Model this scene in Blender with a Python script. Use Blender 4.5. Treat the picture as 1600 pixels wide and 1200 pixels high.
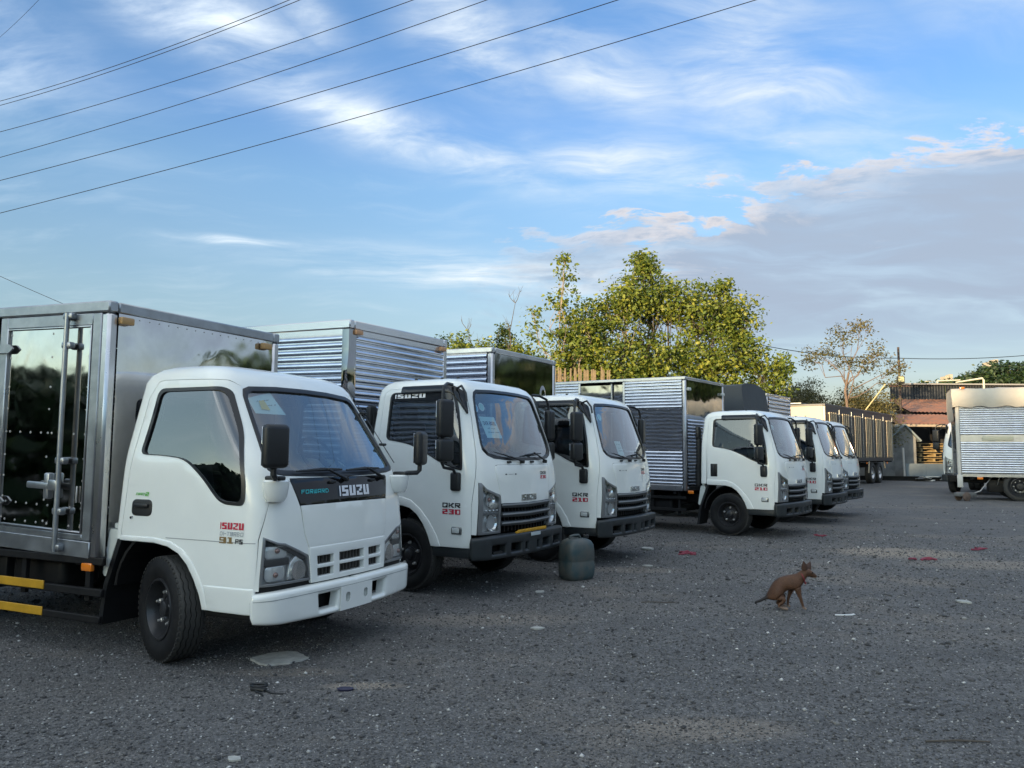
import bpy, bmesh, math, random
import numpy as np
from math import sin, cos, pi, radians, sqrt, atan2
from mathutils import Vector, Matrix
from mathutils.geometry import delaunay_2d_cdt

for _o in list(bpy.data.objects):
    bpy.data.objects.remove(_o)
SC = bpy.context.scene
COL = SC.collection
random.seed(7)
RNG = np.random.default_rng(11)

# ------------------------------------------------------------------ camera
_cd = bpy.data.cameras.new('camera')
CAM = bpy.data.objects.new('camera', _cd)
COL.objects.link(CAM)
_cd.sensor_width = 36.0
_cd.lens = 36.0 * 1211.4 / 1600.0
_cd.clip_start = 0.05
_cd.clip_end = 3000.0
CAM.matrix_world = (Matrix.Translation((0, 0, 1.414)) @ Matrix.Rotation(radians(90 + 5.06), 4, 'X')
                    @ Matrix.Rotation(radians(0.39), 4, 'Z'))
SC.camera = CAM

# ------------------------------------------------------------------ light and exposure
SUN_EL, SUN_B = 5.0, 38.0          # low evening sun behind the camera, to its left
SKY_STRENGTH = 0.15
EXPOSURE = 1.12
SC.view_settings.view_transform = 'Standard'
SC.view_settings.look = 'None'
SC.view_settings.exposure = EXPOSURE
SC.view_settings.gamma = 1.0
SC.view_settings.use_curve_mapping = False

_sl = bpy.data.lights.new('sun', 'SUN')
SUN = bpy.data.objects.new('sun', _sl)
COL.objects.link(SUN)
_sl.energy = 4.6
_sl.angle = radians(0.5)
_sl.color = (1.0, 0.74, 0.43)
_sd = Vector((-sin(radians(SUN_B)) * cos(radians(SUN_EL)), -cos(radians(SUN_B)) * cos(radians(SUN_EL)), sin(radians(SUN_EL))))
SUN.rotation_euler = _sd.to_track_quat('Z', 'Y').to_euler()

W = bpy.data.worlds.new('World')
SC.world = W
W.use_nodes = True


class NT:
    """small node-tree helper"""
    def __init__(s, tree):
        s.t = tree

    def n(s, typ, **kw):
        nd = s.t.nodes.new(typ)
        for k, v in kw.items():
            if k.startswith('i_'):
                key = k[2:]
                key = int(key) if key.isdigit() else key.replace('_', ' ')
                s.put(nd.inputs[key], v)
            else:
                setattr(nd, k, v)
        return nd

    def put(s, sock, v):
        if hasattr(v, 'is_output') or isinstance(v, bpy.types.NodeSocket):
            s.t.links.new(v, sock)
        else:
            sock.default_value = v

    def m(s, op, a, b=None, c=None, clamp=False):
        nd = s.t.nodes.new('ShaderNodeMath')
        nd.operation = op
        nd.use_clamp = clamp
        s.put(nd.inputs[0], a)
        if b is not None:
            s.put(nd.inputs[1], b)
        if c is not None:
            s.put(nd.inputs[2], c)
        return nd.outputs[0]

    def mix(s, f, a, b, blend='MIX'):
        nd = s.t.nodes.new('ShaderNodeMix')
        nd.data_type = 'RGBA'
        nd.blend_type = blend
        s.put(nd.inputs[0], f)
        s.put(nd.inputs[6], a)
        s.put(nd.inputs[7], b)
        return nd.outputs[2]

    def step(s, x, a, b, lo=0.0, hi=1.0):
        nd = s.t.nodes.new('ShaderNodeMapRange')
        nd.interpolation_type = 'SMOOTHSTEP'
        s.put(nd.inputs[0], x)
        for i, v in zip((1, 2, 3, 4), (a, b, lo, hi)):
            s.put(nd.inputs[i], v)
        return nd.outputs[0]

    def noise(s, vec, scale, detail=4.0, rough=0.55, dist=0.0):
        nd = s.n('ShaderNodeTexNoise', i_Scale=scale, i_Detail=detail, i_Roughness=rough, i_Distortion=dist)
        s.put(nd.inputs['Vector'], vec)
        return nd

    def map(s, vec, loc=(0, 0, 0), rot=(0, 0, 0), scale=(1, 1, 1)):
        nd = s.n('ShaderNodeMapping')
        s.put(nd.inputs['Vector'], vec)
        nd.inputs['Location'].default_value = loc
        nd.inputs['Rotation'].default_value = rot
        nd.inputs['Scale'].default_value = scale
        return nd.outputs[0]


def build_world():
    k = NT(W.node_tree)
    bg = W.node_tree.nodes['Background']
    sky = k.n('ShaderNodeTexSky', sky_type='NISHITA', sun_disc=False, sun_elevation=radians(9.0),
              sun_rotation=radians(180 + SUN_B), air_density=1.0, dust_density=1.0, ozone_density=2.0)
    tc = k.n('ShaderNodeTexCoord')
    sep = k.n('ShaderNodeSeparateXYZ', i_0=tc.outputs['Generated'])
    x, y, z = sep.outputs
    el = k.m('MULTIPLY', k.m('ARCSINE', z), 180 / pi)
    az = k.m('MULTIPLY', k.m('ARCTAN2', x, y), 180 / pi)
    # clear air: deeper blue with height, paler near the horizon
    ramp = k.n('ShaderNodeValToRGB')
    k.put(ramp.inputs[0], k.m('DIVIDE', el, 60.0))
    cr = ramp.color_ramp
    cr.elements[0].position = 0.0
    cr.elements[0].color = (0.43, 0.415, 0.47, 1)
    cr.elements[1].position = 1.0
    cr.elements[1].color = (1.45, 1.70, 1.85, 1)
    for p, c in ((0.07, (0.50, 0.455, 0.49)), (0.18, (0.72, 0.665, 0.655)), (0.32, (0.735, 0.80, 0.87)), (0.39, (0.65, 0.77, 0.95)), (0.52, (0.655, 0.80, 0.98))):
        e = cr.elements.new(p)
        e.color = (*c, 1)
    dotn = k.n('ShaderNodeVectorMath', operation='DOT_PRODUCT', i_0=tc.outputs['Generated'], i_1=tuple(_sd)).outputs['Value']
    sunward = k.m('POWER', k.m('MAXIMUM', k.m('MULTIPLY_ADD', dotn, 0.5, 0.5), 0.0), 2.0)
    base = k.mix(1.0, sky.outputs[0], k.mix(sunward, ramp.outputs[0], (0.96, 1.10, 1.10, 1)), 'MULTIPLY')  # sun side of the sky raised, behind the camera, to fill the cabs
    # cloud coordinates: a flat layer overhead seen in perspective
    zz = k.m('ADD', k.m('MAXIMUM', z, 0.0), 0.16)
    cmb = k.n('ShaderNodeCombineXYZ', i_0=k.m('DIVIDE', x, zz), i_1=k.m('DIVIDE', y, zz), i_2=0.0)
    P = cmb.outputs[0]
    warp = k.noise(P, 1.1, 3.0).outputs['Color']
    Pw = k.n('ShaderNodeVectorMath', operation='MULTIPLY_ADD', i_0=warp, i_1=(0.55, 0.55, 0.0), i_2=P).outputs[0]
    wis = k.noise(k.map(Pw, rot=(0, 0, radians(-38)), scale=(1.0, 2.8, 1)), 2.3, 8.0, 0.62).outputs[0]
    puff = k.noise(Pw, 2.1, 7.0, 0.6).outputs[0]
    fine = k.noise(k.map(Pw, rot=(0, 0, radians(20)), scale=(1.2, 2.6, 1)), 1.7, 7.0, 0.55, 0.4).outputs[0]

    crisp = k.noise(k.map(Pw, scale=(1.0, 1.7, 1)), 6.5, 9.0, 0.62).outputs[0]

    def blob(a0, e0, L, Wd, rot):
        c, s_ = cos(radians(rot)), sin(radians(rot))
        da = k.m('SUBTRACT', az, a0)
        de = k.m('SUBTRACT', el, e0)
        u = k.m('DIVIDE', k.m('ADD', k.m('MULTIPLY', da, c), k.m('MULTIPLY', de, s_)), L)
        v = k.m('DIVIDE', k.m('SUBTRACT', k.m('MULTIPLY', de, c), k.m('MULTIPLY', da, s_)), Wd)
        return k.m('EXPONENT', k.m('MULTIPLY', k.m('ADD', k.m('MULTIPLY', u, u), k.m('MULTIPLY', v, v)), -1.0))
    # the streaks of high cloud and where they lie (azimuth, elevation, length, width, tilt)
    streaks = [(-25.5, 29.5, 13.0, 2.6, -20), (-7.0, 22.2, 12.0, 1.7, -14), (-18.0, 32.5, 6.0, 1.6, -48),
               (-3.0, 28.8, 5.5, 2.5, -28), (7.0, 27.0, 7.0, 2.6, -18), (17.5, 26.5, 10.5, 4.6, -30),
               (-1.5, 35.0, 5.0, 2.0, -10), (33.5, 33.0, 5.0, 6.0, 0), (8.5, 20.8, 8.0, 2.0, -6),
               (0.0, 13.0, 15.0, 1.3, -3), (-50, 28, 16, 4, -18), (62, 38, 20, 6, -20), (-20, 14.5, 4.0, .35, 0),
               (140, 30, 40, 7, 10), (-120, 26, 40, 6, -10)]
    tot = None
    for b in streaks:
        g = blob(*b)
        tot = g if tot is None else k.m('MAXIMUM', tot, g)
    cir = k.m('MULTIPLY', tot, k.step(k.m('ADD', k.m('MULTIPLY', wis, 0.6), k.m('MULTIPLY', fine, 0.5)), 0.38, 0.80))
    cir = k.m('MULTIPLY', cir, k.step(crisp, 0.25, 0.62, 0.62, 1.18))
    haze_all = k.m('MULTIPLY', k.step(wis, 0.45, 0.85), 0.16)
    cir = k.m('MULTIPLY', k.m('MAXIMUM', k.m('MULTIPLY', cir, 1.28), haze_all), 1.0, clamp=True)
    # thin cloud glows more towards the sun's side, raised as fill for the cabs
    glow = k.m('ADD', 1.0, k.m('MULTIPLY', sunward, 3.0))
    white = k.mix(1.0, (2.70, 2.95, 3.10, 1), k.n('ShaderNodeCombineXYZ', i_0=glow, i_1=glow, i_2=glow).outputs[0], 'MULTIPLY')
    col = k.mix(cir, base, white)
    # unseen thin cloud overhead, added to lighten the ground and cabs
    fill_veil = k.m('MULTIPLY', k.step(el, 34.0, 58.0), k.m('MULTIPLY_ADD', wis, 0.9, 0.22), clamp=True)
    col = k.mix(k.m('MULTIPLY', fill_veil, 0.95), col, k.mix(0.5, white, (3.7, 3.7, 3.55, 1)))
    # grey bank low in the sky, from ahead round to the right
    edge = k.m('ADD', k.m('MULTIPLY', k.m('SUBTRACT', puff, 0.5), 20.0), k.m('MULTIPLY', k.m('SUBTRACT', crisp, 0.5), 13.0))
    top = k.m('ADD', k.m('MULTIPLY_ADD', k.m('MINIMUM', az, 40.0), 0.20, 15.2), edge)
    topd = k.m('SUBTRACT', top, el)                       # >0 below the top of the bank
    m1 = k.step(topd, 0.0, 1.7)
    m2 = k.step(el, 3.0, 10.5)
    m3 = k.step(k.m('ADD', az, k.m('MULTIPLY', edge, 1.2)), -4.0, 13.0)
    m4 = k.step(k.m('ABSOLUTE', k.m('SUBTRACT', az, 60.0)), 62.0, 95.0, 1.0, 0.0)
    holes = k.step(fine, 0.40, 0.74, 1.0, 0.70)
    bank = k.m('MULTIPLY', k.m('MULTIPLY', m1, m2), k.m('MULTIPLY', m3, m4))
    bank = k.m('MULTIPLY', k.m('MULTIPLY', bank, holes), 0.94)
    lit = k.step(topd, 4.6, 0.3)
    bcol = k.mix(k.m('MULTIPLY', lit, k.step(crisp, 0.34, 0.58)), (1.30, 1.56, 1.98, 1), (2.75, 2.55, 2.5, 1))
    bcol = k.mix(k.m('MULTIPLY', k.step(fine, 0.50, 0.75), 0.40), bcol, (2.0, 2.25, 2.5, 1))
    col = k.mix(bank, col, bcol)
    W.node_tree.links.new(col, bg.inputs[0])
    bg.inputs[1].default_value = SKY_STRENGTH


build_world()
# ------------------------------------------------------------------ materials
MATS = {}


def mat(name, color, rough=0.5, metal=0.0, coat=0.0, var=0.0, vscale=8.0, bump=0.0, bscale=40.0, var2=None, spec=0.5, bdist=0.01, bdetail=4.0):
    if name in MATS:
        return MATS[name]
    m = bpy.data.materials.new(name)
    m.use_nodes = True
    k = NT(m.node_tree)
    b = m.node_tree.nodes['Principled BSDF']
    b.inputs['Base Color'].default_value = (*color, 1)
    b.inputs['Roughness'].default_value = rough
    b.inputs['Metallic'].default_value = metal
    b.inputs['Specular IOR Level'].default_value = spec
    if coat:
        b.inputs['Coat Weight'].default_value = coat
        b.inputs['Coat Roughness'].default_value = 0.06
    tc = k.n('ShaderNodeTexCoord').outputs['Object']
    if var > 0:
        nz = k.noise(tc, vscale, 6.0, 0.6).outputs[0]
        f = k.step(nz, 0.3, 0.72)
        c2 = var2 if var2 else tuple(c * (1 - var) for c in color)
        k.put(b.inputs['Base Color'], k.mix(f, (*c2, 1), (*color, 1)))
        rr = k.m('MULTIPLY_ADD', nz, 0.25, rough - 0.12, clamp=True)
        if rough > 0.2:
            k.put(b.inputs['Roughness'], rr)
    if bump > 0:
        bn = k.n('ShaderNodeBump', i_Strength=bump, i_Distance=bdist)
        k.put(bn.inputs['Height'], k.noise(tc, bscale, bdetail, 0.5).outputs[0])
        k.put(b.inputs['Normal'], bn.outputs[0])
    MATS[name] = m
    return m


def glass_mat(name, tint, ior=1.5):
    m = bpy.data.materials.new(name)
    m.use_nodes = True
    nt = m.node_tree
    nt.nodes.clear()
    k = NT(nt)
    out = k.n('ShaderNodeOutputMaterial')
    bf = k.n('ShaderNodeNewGeometry').outputs['Backfacing']
    fr = k.n('ShaderNodeFresnel', i_IOR=k.m('MULTIPLY_ADD', bf, 1.0 / ior - ior, ior))
    tr = k.n('ShaderNodeBsdfTransparent', i_Color=(*tint, 1))
    gl = k.n('ShaderNodeBsdfGlossy', i_Color=(1, 1, 1, 1), i_Roughness=0.015)
    mx = k.n('ShaderNodeMixShader')
    k.put(mx.inputs[0], k.m('MULTIPLY_ADD', fr.outputs[0], 2.3, .04, clamp=True))
    nt.links.new(tr.outputs[0], mx.inputs[1])
    nt.links.new(gl.outputs[0], mx.inputs[2])
    nt.links.new(mx.outputs[0], out.inputs[0])
    MATS[name] = m
    return m


def steel(name, base=0.72, rough=0.07, wav=0.25, wscale=2.5, dents=0.0, tint=(1, 1, 1.02)):
    m = bpy.data.materials.new(name)
    m.use_nodes = True
    k = NT(m.node_tree)
    b = m.node_tree.nodes['Principled BSDF']
    b.inputs['Metallic'].default_value = 1.0
    tc = k.n('ShaderNodeTexCoord').outputs['Object']
    nz = k.noise(tc, 5.0, 5.0, 0.6).outputs[0]
    k.put(b.inputs['Base Color'], k.mix(k.step(nz, 0.3, 0.7), (base * .86 * tint[0], base * .86 * tint[1], base * .86 * tint[2], 1), (base * tint[0], base * tint[1], base * tint[2], 1)))
    k.put(b.inputs['Roughness'], k.m('MULTIPLY_ADD', k.noise(tc, 14.0, 4.0).outputs[0], 0.10, rough - 0.04, clamp=True))
    h = k.m('MULTIPLY', k.noise(tc, wscale, 2.0, 0.45, 0.6).outputs[0], 1.0)
    if dents:
        v = k.n('ShaderNodeTexVoronoi', i_Scale=3.4, feature='SMOOTH_F1')
        k.put(v.inputs['Vector'], tc)
        h = k.m('ADD', h, k.m('MULTIPLY', v.outputs[0], dents))
    bn = k.n('ShaderNodeBump', i_Strength=wav, i_Distance=0.05)
    k.put(bn.inputs['Height'], h)
    k.put(b.inputs['Normal'], bn.outputs[0])
    MATS[name] = m
    return m


def leaf_mat(name, c_lo, c_hi, c_yel, trans=0.35):
    m = bpy.data.materials.new(name)
    m.use_nodes = True
    nt = m.node_tree
    nt.nodes.clear()
    k = NT(nt)
    out = k.n('ShaderNodeOutputMaterial')
    g = k.n('ShaderNodeNewGeometry')
    r = g.outputs['Random Per Island']
    ramp = k.n('ShaderNodeValToRGB')
    k.put(ramp.inputs[0], r)
    cr = ramp.color_ramp
    cr.elements[0].color = (*c_lo, 1)
    cr.elements[1].color = (*c_yel, 1)
    cr.elements[1].position = 1.0
    e = cr.elements.new(0.62)
    e.color = (*c_hi, 1)
    tc = k.n('ShaderNodeTexCoord').outputs['Object']
    nz = k.noise(tc, 0.45, 3.0).outputs[0]
    col = k.mix(k.step(nz, 0.36, 0.64), ramp.outputs[0], k.mix(1.0, ramp.outputs[0], (0.62, 0.72, 0.62, 1), 'MULTIPLY'))
    d = k.n('ShaderNodeBsdfPrincipled', i_Base_Color=col, i_Roughness=0.55)
    t = k.n('ShaderNodeBsdfTranslucent', i_Color=col)
    mx = k.n('ShaderNodeMixShader')
    mx.inputs[0].default_value = trans
    nt.links.new(d.outputs[0], mx.inputs[1])
    nt.links.new(t.outputs[0], mx.inputs[2])
    nt.links.new(mx.outputs[0], out.inputs[0])
    MATS[name] = m
    return m


# ------------------------------------------------------------------ mesh collection
class MB:
    def __init__(s):
        s.v, s.f = [], []

    def add(s, vs, fs):
        n = len(s.v)
        s.v += [tuple(p) for p in vs]
        s.f += [tuple(i + n for i in f) for f in fs]
        return s

    def box(s, c, d, R=None):
        vs = []
        for dx, dy, dz in ((-1, -1, -1), (1, -1, -1), (1, 1, -1), (-1, 1, -1), (-1, -1, 1), (1, -1, 1), (1, 1, 1), (-1, 1, 1)):
            p = Vector((dx * d[0] / 2, dy * d[1] / 2, dz * d[2] / 2))
            if R is not None:
                p = R @ p
            vs.append(p + Vector(c))
        return s.add(vs, [(0, 3, 2, 1), (4, 5, 6, 7), (0, 1, 5, 4), (1, 2, 6, 5), (2, 3, 7, 6), (3, 0, 4, 7)])

    def rbox(s, c, d, b=0.02, seg=2, R=None):
        bm = bmesh.new()
        bmesh.ops.create_cube(bm, size=1.0)
        for v in bm.verts:
            v.co = Vector((v.co.x * d[0], v.co.y * d[1], v.co.z * d[2]))
        bmesh.ops.bevel(bm, geom=bm.edges[:], offset=min(b, min(d) * 0.45), segments=seg, profile=0.5, affect='EDGES')
        bm.verts.index_update()
        vs = [((R @ v.co) if R is not None else v.co) + Vector(c) for v in bm.verts]
        fs = [tuple(v.index for v in f.verts) for f in bm.faces]
        bm.free()
        return s.add(vs, fs)

    def prism(s, poly, axis, a, b):
        """polygon (p,q) extruded along axis: x -> (a,p,q); y -> (p,a,q); z -> (p,q,a)"""
        def mk(p, t):
            return {'x': (t, p[0], p[1]), 'y': (p[0], t, p[1]), 'z': (p[0], p[1], t)}[axis]
        n = len(poly)
        vs = [mk(p, a) for p in poly] + [mk(p, b) for p in poly]
        fs = [tuple(range(n))[::-1], tuple(range(n, 2 * n))] + [(i, (i + 1) % n, n + (i + 1) % n, n + i) for i in range(n)]
        return s.add(vs, fs)

    def tube(s, path, r, n=8, closed=False, caps=True):
        P = [Vector(p) for p in path]
        m = len(P)
        rs = r if isinstance(r, (list, tuple)) else [r] * m
        up = None
        vs = []
        for i in range(m):
            if closed:
                t = P[(i + 1) % m] - P[i - 1]
            else:
                t = P[min(i + 1, m - 1)] - P[max(i - 1, 0)]
            t.normalize()
            if up is None:
                up = t.orthogonal().normalized()
            up = up - t * up.dot(t)
            if up.length < 1e-6:
                up = t.orthogonal()
            up.normalize()
            w = t.cross(up)
            for j in range(n):
                a = 2 * pi * j / n
                vs.append(P[i] + (up * cos(a) + w * sin(a)) * rs[i])
        fs = []
        for i in range(m if closed else m - 1):
            for j in range(n):
                a, b = i * n + j, i * n + (j + 1) % n
                c, d = ((i + 1) % m) * n + (j + 1) % n, ((i + 1) % m) * n + j
                fs.append((a, b, c, d))
        if caps and not closed:
            fs.append(tuple(range(n))[::-1])
            fs.append(tuple((m - 1) * n + j for j in range(n)))
        return s.add(vs, fs)

    def lathe(s, prof, n=32, axis='y', c=(0, 0, 0), closed=False, caps=True):
        """profile of (radius, along-axis)"""
        vs = []
        for r_, t in prof:
            for j in range(n):
                a = 2 * pi * j / n
                q = (r_ * cos(a), r_ * sin(a))
                vs.append({'y': (c[0] + q[0], c[1] + t, c[2] + q[1]), 'z': (c[0] + q[0], c[1] + q[1], c[2] + t), 'x': (c[0] + t, c[1] + q[0], c[2] + q[1])}[axis])
        fs = []
        m = len(prof)
        for i in range(m if closed else m - 1):
            for j in range(n):
                i2 = (i + 1) % m
                fs.append((i * n + j, i * n + (j + 1) % n, i2 * n + (j + 1) % n, i2 * n + j))
        if not closed and caps:
            for i in (0, m - 1):
                if prof[i][0] > 1e-4:
                    fs.append(tuple(i * n + j for j in range(n)))
        return s.add(vs, fs)

    def sphere(s, c, r, nu=8, nv=5):
        rr = r if isinstance(r, (list, tuple)) else (r, r, r)
        vs, fs = [], []
        for i in range(nv + 1):
            t = pi * i / nv
            for j in range(nu):
                a = 2 * pi * j / nu
                vs.append((c[0] + rr[0] * sin(t) * cos(a), c[1] + rr[1] * sin(t) * sin(a), c[2] + rr[2] * cos(t)))
        for i in range(nv):
            for j in range(nu):
                fs.append((i * nu + j, (i + 1) * nu + j, (i + 1) * nu + (j + 1) % nu, i * nu + (j + 1) % nu))
        return s.add(vs, fs)

    def xf(s, fn):
        s.v = [tuple(fn(Vector(p))) for p in s.v]
        return s

    def build(s, name, m, parent=None, loc=None, rot=None, ang=38, merge=True):
        return mesh_obj(name, s.v, s.f, m, parent, loc, rot, ang, merge)


def mesh_obj(name, v, f, m, parent=None, loc=None, rot=None, ang=38, merge=True):
    me = bpy.data.meshes.new(name)
    me.from_pydata([tuple(p) for p in v], [], f)
    if merge:
        bm = bmesh.new()
        bm.from_mesh(me)
        bmesh.ops.remove_doubles(bm, verts=bm.verts, dist=1e-5)
        bmesh.ops.recalc_face_normals(bm, faces=bm.faces)
        bm.to_mesh(me)
        bm.free()
    if ang:
        me.polygons.foreach_set('use_smooth', [True] * len(me.polygons))
        me.set_sharp_from_angle(angle=radians(ang))
    me.materials.append(m)
    return link(name, me, parent, loc, rot)


def link(name, data, parent=None, loc=None, rot=None):
    o = bpy.data.objects.new(name, data)
    COL.objects.link(o)
    if parent is not None:
        o.parent = parent
    if loc is not None:
        o.location = loc
    if rot is not None:
        o.rotation_euler = rot
    return o


def thing(name, label, cat, loc=(0, 0, 0), rz=0.0, group=None):
    o = link(name, None, None, loc, (0, 0, rz))
    o.empty_display_size = 0.2
    return tag(o, label, cat, group)


def tag(o, label, cat, group=None):
    o['label'] = label
    o['category'] = cat
    if group:
        o['group'] = group
    return o


def copy_tree(o, parent):
    c = o.copy()
    COL.objects.link(c)
    c.parent = parent
    for ch in o.children:
        copy_tree(ch, c)
    return c


# ------------------------------------------------------------------ flat polygon -> curved panel
def densify(poly, g):
    out = []
    n = len(poly)
    for i in range(n):
        a, b = poly[i], poly[(i + 1) % n]
        L = math.hypot(b[0] - a[0], b[1] - a[1])
        m = max(1, int(math.ceil(L / g)))
        for j in range(m):
            t = j / m
            out.append((a[0] + (b[0] - a[0]) * t, a[1] + (b[1] - a[1]) * t))
    return out


def rounded(poly, r, seg=5):
    n = len(poly)
    rs = r if isinstance(r, (list, tuple)) else [r] * n
    out = []
    for i in range(n):
        p, q, t = Vector(poly[i - 1]), Vector(poly[i]), Vector(poly[(i + 1) % n])
        a, b = (p - q), (t - q)
        la, lb = a.length, b.length
        rr = min(rs[i], la * 0.49, lb * 0.49)
        if rr < 1e-5:
            out.append(tuple(q))
            continue
        a, b = q + a / la * rr, q + b / lb * rr
        for j in range(seg + 1):
            u = j / seg
            out.append(tuple(a * (1 - u) ** 2 + q * 2 * u * (1 - u) + b * u * u))
    return out


def inside(pts, poly):
    x, y = pts[:, 0], pts[:, 1]
    px, py = np.array(poly).T
    qx, qy = np.roll(px, -1), np.roll(py, -1)
    res = np.zeros(len(pts), bool)
    for a, b, c, d in zip(px, py, qx, qy):
        if b == d:
            continue
        cond = ((b > y) != (d > y)) & (x < (c - a) * (y - b) / (d - b) + a)
        res ^= cond
    return res


def fill2d(loops, g):
    """loops[0] outer, rest holes; returns verts2d, tris, loops as index lists"""
    pts = []
    edges = []
    idx = []
    for lp in loops:
        s0 = len(pts)
        pts += lp
        m = len(lp)
        edges += [(s0 + i, s0 + (i + 1) % m) for i in range(m)]
        idx.append(list(range(s0, s0 + m)))
    A = np.array(loops[0])
    lo, hi = A.min(0), A.max(0)
    gx, gy = np.meshgrid(np.arange(lo[0] + g * .5, hi[0], g), np.arange(lo[1] + g * .5, hi[1], g))
    G = np.stack([gx.ravel(), gy.ravel()], 1)
    if len(G):
        ok = inside(G, loops[0])
        for h in loops[1:]:
            ok &= ~inside(G, h)
        G = G[ok]
        B = np.array(pts)
        if len(G):
            d2 = ((G[:, None, :] - B[None]) ** 2).sum(2).min(1)
            G = G[d2 > (0.4 * g) ** 2]
    allp = [Vector(p) for p in pts] + [Vector(p) for p in G.tolist()]
    ov, oe, of, vo, _, _ = delaunay_2d_cdt(allp, edges, [], 0, 1e-6)
    m = {}
    for i, src in enumerate(vo):
        for s_ in src:
            m[s_] = i
    V = np.array([tuple(p) for p in ov])
    T = np.array([tuple(f) for f in of])
    cen = V[T].mean(1)
    ok = inside(cen, loops[0])
    for h in loops[1:]:
        ok &= ~inside(cen, h)
    return V, T[ok], [[m[i] for i in lp] for lp in idx]


def panel(M, outer, holes=(), off=0.0, depth=0.02, edge=0.0, g=0.07, gb=0.05, skip=None):
    """M(p2)->point,normal. Returns MB of a thin shell with turned-in rims."""
    loops = [densify(outer, gb)] + [densify(h, gb) for h in holes]
    V, T, L = fill2d(loops, g)
    PN = [M(p) for p in V]
    mb = MB()
    vs = [p + n * off for p, n in PN]
    fs = []
    for t in T:
        a, b, c = (PN[i][0] for i in t)
        nn = (b - a).cross(c - a)
        fs.append(tuple(t) if nn.dot(PN[t[0]][1]) > 0 else tuple(t[::-1]))
    rings = [] if depth < .005 else [(0.0, depth)] if edge <= 0 else [(edge * sin(a), edge * (1 - cos(a))) for a in (pi / 6, pi / 3, pi / 2)] + [(edge, max(depth, edge * 1.05))]
    for li, lp in enumerate(L):
        m = len(lp)
        p2 = V[lp]
        nx = np.roll(p2, -1, 0) - np.roll(p2, 1, 0)
        nrm = np.stack([nx[:, 1], -nx[:, 0]], 1)
        nrm /= (np.linalg.norm(nrm, axis=1, keepdims=True) + 1e-9)
        area = (p2[:, 0] * np.roll(p2[:, 1], -1) - np.roll(p2[:, 0], -1) * p2[:, 1]).sum()
        if area < 0:
            nrm = -nrm
        if li > 0:
            nrm = -nrm
        prev = lp
        for (o_, d_) in rings:
            cur = []
            for q in range(m):
                P0, N0 = PN[lp[q]]
                if o_ > 0:
                    P1, _n = M(p2[q] + nrm[q] * 0.004)
                    tdir = (P1 - P0)
                    tdir = tdir - N0 * tdir.dot(N0)
                    if tdir.length > 1e-9:
                        tdir.normalize()
                else:
                    tdir = Vector((0, 0, 0))
                cur.append(len(vs))
                vs.append(P0 + N0 * (off - d_) + tdir * o_)
            for q in range(m):
                q2 = (q + 1) % m
                if skip and skip(p2[q]) and skip(p2[q2]):
                    continue
                fs.append((prev[q2], prev[q], cur[q], cur[q2]) if (area > 0) == (li == 0) else (prev[q], prev[q2], cur[q2], cur[q]))
            prev = cur
    mb.add(vs, fs)
    return mb


def mirror_y(mb):
    o = MB()
    o.v = [(p[0], -p[1], p[2]) for p in mb.v]
    o.f = [f[::-1] for f in mb.f]
    return o


def both(mb):
    o = MB()
    o.add(mb.v, mb.f)
    w = mirror_y(mb)
    o.add(w.v, w.f)
    return o


def plane_map(O, ex, ey):
    O, ex, ey = Vector(O), Vector(ex), Vector(ey)
    n = ex.cross(ey).normalized()
    return lambda p: (O + ex * float(p[0]) + ey * float(p[1]), n)


# ------------------------------------------------------------------ lettering made of small flat cells
GLY = {
    'I': ['#', '#', '#', '#', '#'],
    'S': ['#####', '##...', '#####', '...##', '#####'],
    'U': ['##.##', '##.##', '##.##', '##.##', '#####'],
    'Z': ['#####', '...##', '..##.', '##...', '#####'],
    'Q': ['#####', '#...#', '#...#', '#..##', '#####'],
    'K': ['#..##', '#.##.', '###..', '#.##.', '#..##'],
    'R': ['#####', '#...#', '#####', '#.##.', '#..##'],
    'F': ['#####', '#....', '####.', '#....', '#....'],
    'O': ['#####', '#...#', '#...#', '#...#', '#####'],
    'W': ['#.#.#', '#.#.#', '#.#.#', '#.#.#', '#####'],
    'A': ['#####', '#...#', '#...#', '#####', '#...#'],
    'D': ['####.', '#...#', '#...#', '#...#', '####.'],
    'T': ['#####', '..#..', '..#..', '..#..', '..#..'],
    'B': ['####.', '#...#', '####.', '#...#', '####.'],
    'P': ['#####', '#...#', '#####', '#....', '#....'],
    'E': ['#####', '#....', '####.', '#....', '#####'],
    'N': ['##..#', '#.#.#', '#.#.#', '#..##', '#...#'],
    '-': ['...', '...', '###', '...', '...'],
    '0': ['#####', '##..#', '##..#', '##..#', '#####'],
    '1': ['###.', '.##.', '.##.', '.##.', '####'],
    '2': ['#####', '...##', '#####', '##...', '#####'],
    '3': ['#####', '...##', '.####', '...##', '#####'],
    '9': ['#####', '#..##', '#####', '...##', '#####'],
    '4': ['#..#.', '#..#.', '#####', '...#.', '...#.'],
    'i': ['#', '.', '#', '#', '#'],
    ' ': ['..'] * 5,
}


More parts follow.
